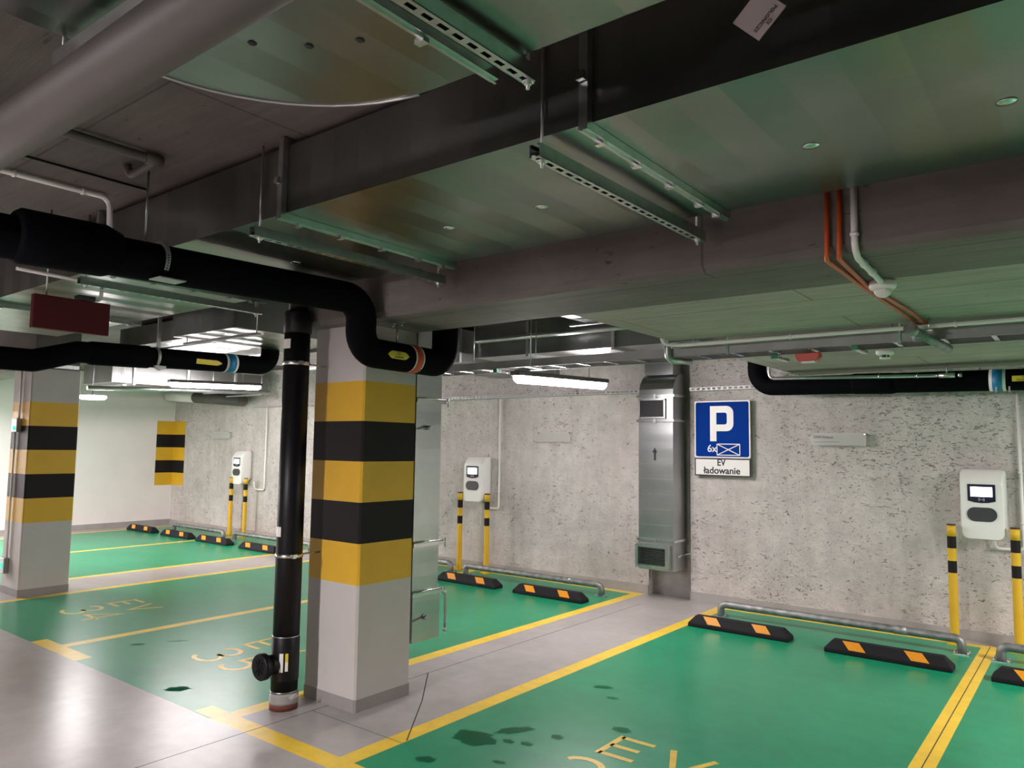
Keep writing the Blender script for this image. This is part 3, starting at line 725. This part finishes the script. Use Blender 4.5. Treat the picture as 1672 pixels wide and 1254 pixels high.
# orange cables and white conduit on the beam, over to the cable ladder
OC = []
for dx, lab in ((0, 'left one of two orange cables running down the beam and across the ceiling panel'), (.045, 'right one of two orange cables running down the beam and across the ceiling panel')):
    conduit('orange_cable', [(-.785+dx, 2.955, 2.60), (-.79+dx, 2.955, 2.34), (-.80+dx, 2.99, 2.333), (-.81+dx*.45, 3.6, 2.338), (-.80+dx, 4.3, 2.338), (-.80+dx, 4.75, 2.335), (-.74+dx, 5.0, 2.33), (-.62+dx, 5.02, 2.33)], .0095, org, lab, 'cable', .03, seg=10)
cw = [(-.69, 2.955, 2.60), (-.69, 2.955, 2.36), (-.695, 3.02, 2.334), (-.715, 3.50, 2.334)]
conduit('white_conduit', cw, .0125, whp, 'white conduit bending under the beam to the motion sensor', clips=(((-.69, 2.955, 2.41), (0, 0, 1)), ((-.70, 3.14, 2.334), (0, 1, 0)), ((-.705, 3.30, 2.334), (0, 1, 0))))
# motion sensor
MS = thing('motion_sensor', (-.735, 3.56, 2.33), 'round white motion sensor under the ceiling panel at the end of the white conduit', 'sensor')
MB().sweep([(-.722, 3.565, z) for z in (2.349, 2.345, 2.325, 2.315, 2.308)], [.050, .056, .056, .052, .042], 32).build('housing', whp, MS)
MB().sweep([(-.722, 3.565, 2.309-.036*math.sin(a)) for a in (0, .35, .7, 1.05, 1.4)], [.037*math.cos(a) for a in (0, .35, .7, 1.05, 1.4)], 24).build('lens', whp, MS)

# conduit along the back edge of the ceiling panel
conduit('yellow_white_conduit', [(-2.348, 4.62, 2.50), (-2.348, 4.70, 2.317), (-2.25, 4.76, 2.311), (5.9, 4.76, 2.311)], .0125, whp, 'long pale conduit along the rear edge of the ceiling panel', clips=(((-1.5, 4.76, 2.311), (1, 0, 0)), ((-.6, 4.76, 2.311), (1, 0, 0))))
conduit('steel_pipe', [(-4.6, 5.35, 2.585), (-2.5, 5.35, 2.585)], .022, galvs, 'horizontal steel pipe above the cable ladder behind the beam', seg=14)
conduit('steel_pipe', [(-2.375, 4.825, 2.62), (-2.375, 4.825, 2.222), (-2.28, 5.0, 2.222)], .022, galvs, 'bent steel pipe dropping past the corner of the ceiling panel', seg=14)

# sprinkler stub at the panel edge
SP = thing('pipe_stub', (-.74, 4.85, 2.27), 'short grey capped pipe stub crossing the cable ladder below the orange cables', 'pipe')
MB().sweep([(-.79, 4.60, 2.275), (-.66, 4.93, 2.195)], .026, 16).build('pipe_run', galvt, SP)
MB().sweep([(-.80, 4.575, 2.282), (-.785, 4.62, 2.270)], .032, 16).build('end_cap', galvt, SP)
MB().sweep([(-.80, 4.70, 2.25), (-.735, 4.70, 2.25)], .030, 16).build('coupling', galvt, SP)
m = MB(); m.sweep([(-.72, 4.70, 2.349), (-.72, 4.70, 2.27)], .005, 8); m.box(-.74, -.70, 4.68, 4.72, 2.272, 2.279); m.build('hanger', zinc, SP)

# ================================================================== CABLE LADDER AND TRAYS
CL = thing('cable_ladder', (-3, 5.01, 2.25), 'long galvanised cable ladder hanging across the garage in front of the back wall', 'cable ladder')
for y in (4.87, 5.15):
    m = MB(); m.box(-6.0, 5.8, y-.001, y+.001, 2.25, 2.31); m.box(-6.0, 5.8, y-.008, y+.008, 2.248, 2.251); m.build('side_rail', ladm, CL)
for i in range(47): MB().box(-5.95+i*.25, -5.925+i*.25, 4.872, 5.148, 2.252, 2.262).build('rung', zinc, CL)
for x in (-5.0, -3.6, -1.95, -.9, .8):
    MB().cyl((x, 4.86, 2.24), (x, 4.86, 2.59 if x < -7 else 2.84), .005, 8).build('hanger_rod', galvs, CL)
def wall_tray(x0, x1, label):
    T = thing('perforated_tray', ((x0+x1)/2, 7.6, 2.22), label, 'cable tray')
    m = MB(); m.box(x0, x1, 7.53, 7.649, 2.222, 2.224); n = int((x1-x0)/.06)
    m.box(x0, x1, 7.528, 7.53, 2.222, 2.230); m.box(x0, x1, 7.528, 7.53, 2.250, 2.258)
    for i in range(n+1):
        x = x0+i*(x1-x0-.026)/n; m.box(x, x+.026, 7.5285, 7.5295, 2.230, 2.250)
    m.build('tray_body', traym, T)
    for x in (x0+.9, x1-.9):
        MB().box(x-.008, x+.008, 7.60, 7.648, 2.224, 2.30).build('bracket', galvs, T)
wall_tray(-11.6, -4.05, 'bright perforated tray along the back wall above the left and middle chargers')
wall_tray(-3.45, -2.72, 'short perforated tray on the back wall above the parking sign')
def lamp_strut(x, y, z, label, grnend=True):
    T = thing('perforated_strut', (x, y, z), label, 'bracket')
    m = MB(); m.box(x-.015, x+.015, y, y+.26, z, z+.003); m.box(x+.013, x+.016, y, y+.26, z, z+.022); m.build('channel', zinc, T)
    m = MB()
    for i in range(5): m.box(x+.0155, x+.0168, y+.04+i*.045, y+.06+i*.045, z+.007, z+.015)
    m.build('slots', ink, T)
    if grnend: MB().box(x-.018, x+.018, y-.03, y, z-.003, z+.026).build('green_end_cap', grnp, T)
lamp_strut(-1.72, 5.12, 2.225, 'small perforated strut with a green end cap under the ladder near the sign')
lamp_strut(-1.16, 4.92, 2.225, 'small perforated strut with a green end cap beside the smoke detector')
lamp_strut(-3.98, 4.9, 2.222, 'small perforated strut with a green end cap above the middle tube lamp')

# beacon and detector
RB = thing('alarm_beacon', (-1.5, 5.06, 2.2), 'red alarm box hanging under the cable ladder', 'alarm')
m = MB(); m.prism([(-1.56, 2.238), (-1.405, 2.238), (-1.41, 2.205), (-1.425, 2.185), (-1.54, 2.185), (-1.555, 2.205)], 'y', 5.03, 5.10); bevel(m.build('housing', redp, RB), .004)
MB().box(-1.525, -1.44, 5.045, 5.085, 2.175, 2.1855).build('lens', whp, RB)
SM = thing('smoke_detector', (-1.02, 5.10, 2.18), 'white smoke detector hanging under the cable ladder right of the red alarm', 'smoke detector')
m = MB(); m.sweep([(-1.03, 5.1, z) for z in (2.235, 2.232, 2.208, 2.200)], [.045, .052, .052, .040], 24); m.build('housing', whp, SM)
m = MB(); m.sweep([(-1.03, 5.1, 2.2), (-1.03, 5.1, 2.185)], .024, 20); m.build('chamber', dgrey, SM)
m = MB(); m.sweep([(-1.03, 5.1, 2.186), (-1.03, 5.1, 2.178)], .032, 20)
for i in range(6):
    a = i*PI/3; m.cyl((-1.03+.029*math.cos(a), 5.1+.029*math.sin(a), 2.18), (-1.03+.029*math.cos(a), 5.1+.029*math.sin(a), 2.202), .003, 6)
m.build('guard', whp, SM)

# ================================================================== LAMPS
def tube_lamp(x, y0, y1, z0, z1, label):
    T = thing('tube_lamp', (x, (y0+y1)/2, (z0+z1)/2), label, 'lamp')
    a, b = Vector((x, y0, z0)), Vector((x, y1, z1)); d = (b-a).normalized()
    m = MB(); n = 8
    ring = []
    for t, rr in ((0, .5), (.012, .85), (.03, 1), (1, 1)):
        pass
    L = (b-a).length; pts = []; rad = []
    for t, rr in ((0, .30), (.015, .65), (.05, 1.0), (L-.05, 1.0), (L-.015, .65), (L, .30)): pts.append(a+d*t-Vector((0, 0, .0))); rad.append(.047*rr)
    m.sweep(pts, rad, 20); o = m.build('diffuser', lampm, T)
    m = MB(); m.obox((a+b)/2+Vector((0, 0, .036)), d*(L/2+.005), (.049, 0, 0), Vector((0, 0, .022))); bevel(m.build('housing', greyp, T), .008)
    for t in (.3, L-.3):
        c = a+d*t; MB().cyl((c.x, c.y, c.z+.056), (c.x, c.y, 2.84), .004, 8).build('hanger_rod', galvs, T)
    return T
tube_lamp(-3.885, 5.02, 6.50, 2.185, 2.228, 'glowing tube lamp hanging under the cable ladder right of the striped column')
tube_lamp(-9.9, 5.15, 6.56, 2.385, 2.435, 'glowing tube lamp over the left bays, beneath the blue-banded black pipe')
RL = thing('round_lamp', (-10.9, 4.6, 2.2), 'glowing round disc lamp hanging near the white wall', 'lamp')
MB().sweep([(-10.9, 4.6, z) for z in (2.165, 2.17, 2.19, 2.21)], [.13, .155, .175, .175], 32).build('diffuser', discm, RL)
MB().sweep([(-10.9, 4.6, z) for z in (2.2105, 2.225, 2.235)], [.176, .17, .05], 32).build('housing', whp, RL)
MB().cyl((-10.9, 4.6, 2.23), (-10.9, 4.6, 2.84), .006, 8).build('hanger_rod', galvs, RL)

# ================================================================== CHARGERS
def rrect(w_, h0, h1, rc, cx=0, n=5):
    pts = []
    for (sx, sz, a0) in ((1, 1, 0), (-1, 1, 90), (-1, -1, 180), (1, -1, 270)):
        for i in range(n+1):
            a = math.radians(a0+90*i/n)
            pts.append((cx+sx*(w_-rc)+rc*math.cos(a), (h1-rc if sz > 0 else h0+rc)+rc*math.sin(a)))
    return pts
def charger(loc, label):
    T = thing('wall_charger', loc, label, 'EV charger', 'wall chargers along the back wall')
    X, Y, Z = loc
    m = MB(); rings = [(0, .165, .05, .545, .03), (-.05, .168, .02, .55, .035), (-.11, .165, -.005, .545, .04), (-.15, .160, -.02, .515, .045), (-.18, .155, -.025, .47, .045), (-.192, .147, -.018, .445, .04)]
    n = None
    for dy, w_, h0, h1, rc in rings:
        pr = rrect(w_, h0, h1, rc); n = len(pr)
        for a, b in pr:
            bulge = -.018*(1-(a/.17)**2) if b < .1 and dy < -.09 else 0
            m.v.append((X+a, Y+dy, Z+b+bulge))
    for k in range(len(rings)-1):
        for i in range(n): m.face((k*n+i, k*n+(i+1) % n, (k+1)*n+(i+1) % n, (k+1)*n+i), 0, True)
    m.face(tuple((len(rings)-1)*n+i for i in range(n))); m.face(tuple(range(n))[::-1])
    m.build('housing', chw, T)
    m = MB(); pr = [(X-.10, Z+.425), (X+.10, Z+.425), (X+.10, Z+.285), (X+.05, Z+.272), (X, Z+.268), (X-.05, Z+.272), (X-.10, Z+.285)]
    m.prism(pr, 'y', Y-.196, Y-.1915); sc = m.build('screen_bezel', navy, T)
    MB().box(X-.078, X+.078, Y-.1985, Y-.1962, Z+.322, Z+.402).build('screen', scr, sc)
    m = MB()
    for s_ in (-1, 1):
        for rr in (.012, .021):
            q = [(X+s_*rr*math.cos(a), Y-.1972, Z+.297+rr*math.sin(a)) for a in (-.7, -.35, 0, .35, .7)]; m.sweep(q, .0013, 6)
    m.sweep([(X-.003, Y-.1972, Z+.297), (X+.003, Y-.1972, Z+.297)], .002, 6); m.build('card_symbol', whp, sc)
    pr = rrect(.108, .115, .232, .058, n=8); m = MB(); m.prism([(X+a, Z+b) for a, b in pr], 'y', Y-.200, Y-.1915); bevel(m.build('socket_cover', dgrey, T), .003)
    return T
ch = charger((-.795, 7.645, .915), 'white wall charger with bright screen, nearest one, between yellow posts at the right')
for x, lab in ((-6.44, 'white wall charger between yellow posts, beside the striped column'), (-11.86, 'white wall charger farthest away near the left corner')):
    copy_thing(ch, (x, 7.645, .915), lab)

# ================================================================== BOLLARDS
def bollard(loc, label):
    T = thing('bollard', loc, label, 'bollard', 'yellow and black posts guarding the chargers')
    X, Y, Z = loc; m = MB()
    for z0, z1, mi in ((0.008, .59, 0), (.59, .69, 1), (.69, .795, 0), (.795, .895, 1), (.895, .99, 0)):
        m.sweep([(X, Y, z0), (X, Y, z1)], .0345, 24, mi, caps=(z1 > .98))
    m.build('post', [sy, sk], T)
    MB().sweep([(X, Y, .985), (X, Y, .997)], .0355, 24).build('cap', dgrey, T)
    m = MB(); m.box(X-.055, X+.055, Y-.055, Y+.055, 0, .008)
    for a in (-.042, .042):
        for b in (-.042, .042): m.cyl((X+a, Y+b, .008), (X+a, Y+b, .014), .007, 6)
    m.build('base_plate', sy, T)
    return T
b0 = bollard((-1.02, 7.42, 0), 'yellow and black post left of the nearest charger')
for x, y, lab in ((-.57, 7.46, 'yellow and black post at the right edge of the picture'), (-6.64, 7.45, 'yellow and black post left of the middle charger, beside the upright duct'), (-6.19, 7.46, 'yellow and black post in front of the middle charger'),
                  (-11.99, 7.45, 'yellow and black post left of the far charger'), (-11.57, 7.46, 'yellow and black post in front of the far charger')):
    copy_thing(b0, (x, y, 0), lab)

# ================================================================== WHEEL STOPS
def wheel_stop(loc, label):
    T = thing('wheel_stop', loc, label, 'wheel stop', 'black rubber wheel stops on the green bays')
    X, Y, Z = loc; L, W, H = .45, .075, .10
    m = MB(); e = .06
    base = [(-L, -W), (L, -W), (L, W), (-L, W)]; mid = [(-L, -W), (L, -W), (L, W), (-L, W)]; top = [(-L+e, -.035), (L-e, -.035), (L-e, .035), (-L+e, .035)]
    vs = [(X+a, Y+b, 0) for a, b in base]+[(X+a, Y+b, .032) for a, b in mid]+[(X+a, Y+b, H) for a, b in top]
    m.add(vs, [(0, 3, 2, 1)]+[(i, (i+1) % 4, 4+(i+1) % 4, 4+i) for i in range(4)]+[(4+i, 4+(i+1) % 4, 8+(i+1) % 4, 8+i) for i in range(4)]+[(8, 9, 10, 11)])
    bevel(m.build('rubber_body', rub, T), .008, 2, 25)
    for c in (-.22, .22):
        m = MB(); k = .02
        def q(a, t, off=.0016):     # t: 0 bottom of slope .. 1 top
            yy = -W+(W-.035)*t; zz = .032+(H-.032)*t; nx = Vector((0, -.862, .507))*off
            return (X+a, Y+yy+nx.y, zz+nx.z)
        a0, a1, sh = c-.062, c+.062, -.035
        top_ = [(X+a0+sh*1.35, Y-.018, H+.0012), (X+a1+sh*1.35, Y-.018, H+.0012)]
        v0 = [q(a0+.02, .12), q(a1+.02, .12), q(a1+sh, .985), q(a0+sh, .985)]+top_
        m.add(v0, [(0, 1, 2, 3)]); m.build('reflector', refl, T)
    return T
w0 = wheel_stop((-2.56, 6.58, 0), 'black rubber wheel stop with yellow patches at the left end of the nearest bay')
for x, y, lab in ((-1.355, 6.50, 'black rubber wheel stop at the right end of the nearest bay'), (-.215, 6.46, 'black rubber wheel stop cut off by the right edge of the picture'),
                  (-5.855, 6.745, 'black rubber wheel stop right beside the upright duct of the column'), (-4.70, 6.735, 'black rubber wheel stop left of the concrete strip, in front of the middle rail'),
                  (-13.54, 6.70, 'farthest left black rubber wheel stop near the white wall'), (-12.33, 6.70, 'second black rubber wheel stop from the white wall'),
                  (-11.2, 6.70, 'third black rubber wheel stop from the white wall'), (-9.93, 6.68, 'fourth black rubber wheel stop from the white wall, beside the black drain pipe')):
    copy_thing(w0, (x, y, 0), lab)

# ================================================================== BUMP RAILS
def bump_rail(x0, x1, y, label, h=.115):
    T = thing('bump_rail', ((x0+x1)/2, y, 0), label, 'rail', 'low steel tube rails at the foot of the back wall')
    MB().sweep(rpath([(x0, y, .01), (x0, y, h), (x1, y, h), (x1, y, .01)], .09, 8), .034, 20).build('tube', galvt, T)
    for x in (x0, x1):
        m = MB(); m.box(x-.06, x+.06, y-.05, y+.05, 0, .008)
        for a in (-.048, .048):
            for b in (-.036, .036): m.cyl((x+a, y+b, .008), (x+a, y+b, .02), .008, 6)
        m.build('foot_plate', galvs, T)
    m = MB(); xm = x0+(x1-x0)*.78; m.sweep([(xm-.05, y, h), (xm+.05, y, h)], .0365, 20); m.build('sleeve', galvt, T)
    return T
bump_rail(-2.94, -.93, 7.10, 'low bent steel rail behind the wheel stops of the nearest bay')
bump_rail(-.66, 1.3, 7.05, 'low bent steel rail starting at the right edge of the picture')
bump_rail(-6.28, -4.32, 7.17, 'low bent steel rail between the upright duct and the wall duct')
bump_rail(-8.45, -6.56, 7.2, 'low bent steel rail mostly hidden behind the upright duct')
bump_rail(-13.2, -11.6, 7.1, 'low bent steel rail nearest the far left corner')
bump_rail(-11.30, -9.3, 7.12, 'low bent steel rail in front of the far charger')

# ================================================================== SIGNS
PS = thing('parking_sign', (-3.115, 7.6, 1.32), 'blue and white P parking sign with a white EV plate below on the back wall', 'sign')
x0, x1, z0, z1 = -3.418, -2.812, 1.512, 2.112
YS = 7.585
def panel(x0, x1, z0, z1, y0, y1, rc=.02): return [(a, b) for a, b in [(p[0], p[1]) for p in rrect((x1-x0)/2, z0, z1, rc, (x0+x1)/2, 5)]]
m = MB(); m.prism(panel(x0, x1, z0, z1, 0, 0), 'y', YS, YS+.012); pn = m.build('blue_panel', signw, PS)
m = MB(); m.prism(panel(x0+.013, x1-.013, z0+.013, z1-.013, 0, 0), 'y', YS-.001, YS+.001); m.build('blue_face', blue, pn)
# letter P
def P2(a, b): return (x0+a, z1-b)
m = MB(); cP = []
out = [(.175, .055), (.355, .055)]+[(.355+.075*math.sin(math.radians(t)), .13-.075*math.cos(math.radians(t))) for t in (15, 30, 45, 60, 75, 90)]+[(.43, .245)]+[(.355+.075*math.cos(math.radians(t)), .245+.075*math.sin(math.radians(t))) for t in (15, 30, 45, 60, 75, 90)]+[(.245, .32), (.245, .425), (.175, .425)]
inn = [(.245, .125), (.335, .125), (.36, .15), (.36, .225), (.335, .25), (.245, .25)]
yP = YS-.0022
# build the P from convex pieces
def poly(m, pts, y0=yP): m.prism([P2(*p) for p in pts], 'y', y0, YS-.0009)
m = MB()
poly(m, [(.175, .055), (.245, .055), (.245, .425), (.175, .425)])
poly(m, [(.245, .055), (.355, .055), (.335, .125), (.245, .125)])
def arcpts(cx, cy, r_, a0, a1, n=6): return [(cx+r_*math.cos(math.radians(a0+(a1-a0)*i/n)), cy+r_*math.sin(math.radians(a0+(a1-a0)*i/n))) for i in range(n+1)]
o1 = arcpts(.355, .13, .075, -90, 0); i1 = arcpts(.335, .15, .025, -90, 0)
o2 = arcpts(.355, .245, .075, 0, 90); i2 = arcpts(.335, .225, .025, 0, 90)
oo, ii = o1+o2, i1+i2
for k in range(len(oo)-1): poly(m, [oo[k], oo[k+1], ii[k+1], ii[k]])
poly(m, [(.245, .25), (.335, .25), (.355, .32), (.245, .32)])
m.build('letter_p', signw, pn)
text('6x', .105, (x0+.195, YS-.002, z1-.505), WALLROT, signw, pn, 'count_text', off=.0015)
m = MB(); e0, e1, f0, f1 = x0+.25, x0+.495, z1-.57, z1-.455
for p, q in (((e0, f0), (e1, f0)), ((e1, f0), (e1, f1)), ((e1, f1), (e0, f1)), ((e0, f1), (e0, f0)), ((e0, f0), (e1, f1)), ((e0, f1), (e1, f0))):
    m.bar((p[0], YS-.0014, p[1]), (q[0], YS-.0014, q[1]), .009, .0016, up=(0, 1, 0)) if False else m.bar((p[0], YS-.0016, p[1]), (q[0], YS-.0016, q[1]), .0012, .009, up=(0, 0, 1) if abs(p[1]-q[1]) < .2 and p[1] == q[1] else Vector((0, 1, 0)).cross(Vector((q[0]-p[0], 0, q[1]-p[1]))))
m.build('crossed_box', signw, pn)
m = MB(); m.box(x0, x1, YS, YS+.012, 1.322, 1.508); lp = m.build('white_plate', ink, PS)
MB().box(x0+.012, x1-.012, YS-.001, YS+.001, 1.334, 1.496).build('white_face', signw, lp)
text('EV', .098, (x0+.295, YS-.0022, 1.462), WALLROT, ink, lp, xs=.85, off=.0025); text('ładowanie', .098, (x0+.30, YS-.0022, 1.378), WALLROT, ink, lp, off=.0022)
m = MB()
for x in (x0+.12, x1-.12): m.box(x-.015, x+.015, YS+.012, YW, 1.40, 2.05)
m.build('mounting_rail', galvs, PS)
def plaque(x0, x1, z0, z1, y, label, txt=None):
    T = thing('wall_plaque', ((x0+x1)/2, y, z0), label, 'plaque')
    MB().box(x0, x1, y-.004, y, z0, z1).build('acrylic_plate', acryl, T)
    for x in (x0+.012, x1-.012):
        MB().cyl((x, y-.012, z1-.012), (x, YW-.001, z1-.012), .007, 12).build('stand_off', zinc, T)
    if txt:
        text(txt, .034, (x0+.03, y-.0055, (z0+z1)/2+.018), WALLROT, fadeink, T, align='LEFT')
        MB().box(x0+.035, x0+.27, y-.0055, y-.0045, z0+.030, z0+.034).build('printed_line', fadeink, T)
plaque(-2.215, -1.71, 1.655, 1.772, 7.585, 'clear acrylic plaque with faint text on the back wall right of the parking sign', 'DWF Poland')
plaque(-5.50, -5.02, 1.665, 1.785, 7.6, 'clear acrylic plaque on the back wall between middle charger and wall duct')
plaque(-12.95, -12.35, 1.67, 1.79, 7.6, 'clear acrylic plaque on the back wall near the far left corner')

# ================================================================== LEFT CEILING ITEMS
RS = thing('hanging_sign', (-4.4, 1.73, 2.2), 'dark red rectangular box sign hanging below the big black pipe', 'sign')
bevel(MB().box(-4.44, -4.40, 1.535, 1.925, 2.19, 2.372).build('box', maroon, RS), .004)
bevel(MB().box(-4.45, -4.39, 1.75, 1.84, 2.373, 2.40).build('junction_box', dgrey, RS), .004)
MB().cyl((-4.42, 1.60, 2.372), (-4.42, 1.60, 2.84), .005, 8).build('hanger_rod', galvs, RS)
MB().sweep(rpath([(-4.42, 1.835, 2.385), (-4.42, 1.88, 2.39), (-4.42, 1.88, 2.48), (-4.42, 1.45, 2.49)], .03), .010, 10).build('cable_conduit', whp, RS)
conduit('white_conduit', [(-3.92, -2, 2.83), (-3.92, 1.68, 2.83), (-3.92, 1.70, 2.45)], .014, whp, 'pale conduit under the slab dropping behind the big black pipe', clips=(((-3.92, 1.25, 2.83), (0, 1, 0)), ((-3.92, 1.55, 2.83), (0, 1, 0))))
conduit('thin_pipe', [(-3.66, -2, 2.838), (-3.66, 1.74, 2.838)], .006, blkp, 'thin dark pipe under the slab left of the sprinkler pipe', 'pipe')
SPK = thing('sprinkler_pipe', (-3.15, 1.2, 2.8), 'painted sprinkler pipe with elbows under the slab at the left', 'pipe')
MB().sweep(rpath([(-3.18, .3, 2.815), (-3.18, 1.55, 2.815), (-3.42, 1.55, 2.80), (-3.42, 1.53, 2.845)], .035), .019, 16).build('pipe_run', greyp, SPK)
MB().sweep([(-3.18, 1.50, 2.815), (-3.18, 1.57, 2.815)], .026, 16).build('elbow_fitting', greyp, SPK)

# left column switches
SW = thing('wall_switch', (-8.99, 3.06, 1.68), 'small switch box with a green light on the left column, upper one', 'switch')
bevel(MB().box(-9.06, -8.92, 3.03, 3.079, 1.68, 1.82).build('box', strm, SW), .006); MB().sweep([(-8.99, 3.03, 1.72), (-8.99, 3.02, 1.72)], .022, 16).build('light', grn, SW)
SW = thing('wall_switch', (-9.08, 3.06, .24), 'small socket box with a green light on the left column, lower one', 'switch')
bevel(MB().box(-9.15, -9.01, 3.03, 3.079, .21, .37).build('box', strm, SW), .006); MB().sweep([(-9.08, 3.03, .29), (-9.08, 3.02, .29)], .028, 16).build('light', grn, SW)
conduit('white_conduit', [(-8.95, 3.06, 2.34), (-8.95, 3.06, 1.82)], .010, whp, 'thin conduit on the left column above the upper switch')
conduit('white_conduit', [(-9.03, 3.06, 1.68), (-9.03, 3.06, .37)], .010, whp, 'thin conduit joining the two switch boxes on the left column')
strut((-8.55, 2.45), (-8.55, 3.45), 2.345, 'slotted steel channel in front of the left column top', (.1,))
conduit('insulated_pipe', [(-11.0, -2, 2.15), (-11.0, 3.1, 2.2)], .10, blk, 'short length of black pipe at the left picture edge beside the column', 'pipe', seg=20)
WP = thing('insulated_pipe', (-13, 7.4, 2.42), 'dark pipe with a pale end against the back wall in the far corner', 'pipe')
MB().sweep([(-13.3, 7.45, 2.43), (-11.75, 7.45, 2.33)], .10, 20).build('insulation', greyp, WP)
MB().sweep([(-14.3, 7.45, 2.49), (-13.3, 7.45, 2.43)], .098, 20).build('pale_jacket', whp, WP); MB().box(-13.0, -12.9, 7.50, 7.648, 2.40, 2.45).build('wall_bracket', galvs, WP)

# ================================================================== WATER PUDDLES
def puddle(cx, cy, rx, ry, rot, label, seed):
    rd = random.Random(seed); n = 36; ph = [rd.uniform(0, 6.28) for _ in range(6)]; vs = []
    for i in range(n):
        a = 2*PI*i/n; k = 1+.16*math.sin(2*a+ph[0])+.10*math.sin(5*a+ph[1])+.07*math.sin(9*a+ph[2])+.04*math.sin(14*a+ph[3])
        x, y = rx*k*math.cos(a), ry*k*math.sin(a)
        vs.append((cx+x*math.cos(rot)-y*math.sin(rot), cy+x*math.sin(rot)+y*math.cos(rot), .0022))
    vs.append((cx, cy, .0028)); m = MB(); m.add(vs, [(i, (i+1) % n, n) for i in range(n)], 0, True)
    tag(m.build('puddle', water, origin=(cx, cy, 0)), label, 'puddle', 'small water puddles on the nearest bay')
for a in ((-2.774, 3.269, .11, .075, .4, 'largest puddle, left of the EV lettering on the nearest bay'), (-2.67, 3.50, .10, .035, 1.1, 'long puddle trailing behind the largest puddle'),
          (-2.60, 3.35, .03, .02, .3, 'small puddle touching the right side of the largest puddle'), (-2.503, 3.385, .028, .024, .2, 'small splash midway between the largest puddle and the lettering'),
          (-2.429, 3.57, .028, .03, .2, 'round small puddle left of the letter E'), (-2.21, 3.896, .055, .028, 0.1, 'puddle just behind the letter E'),
          (-2.689, 4.493, .05, .03, .2, 'damp oval spot farther back on the nearest bay'), (-2.528, 4.339, .03, .02, .2, 'smaller damp spot farther back on the nearest bay'),
          (-2.78, 2.893, .045, .03, .8, 'puddle near the front yellow line'), (-2.468, 3.105, .028, .018, .2, 'small puddle left of the bay number'),
          (-4.79, 2.655, .07, .035, .6, 'dark wet patch before the bay beside the black pipe'), (-6.06, 3.01, .05, .02, .9, 'wet mark left of the number 35, nearer the camera'), (-5.92, 3.26, .06, .02, .9, 'wet mark left of the number 35, farther back')):
    puddle(a[0], a[1], a[2]*1.2, a[3]*1.25, *a[4:], int(abs(a[0]*1000)))
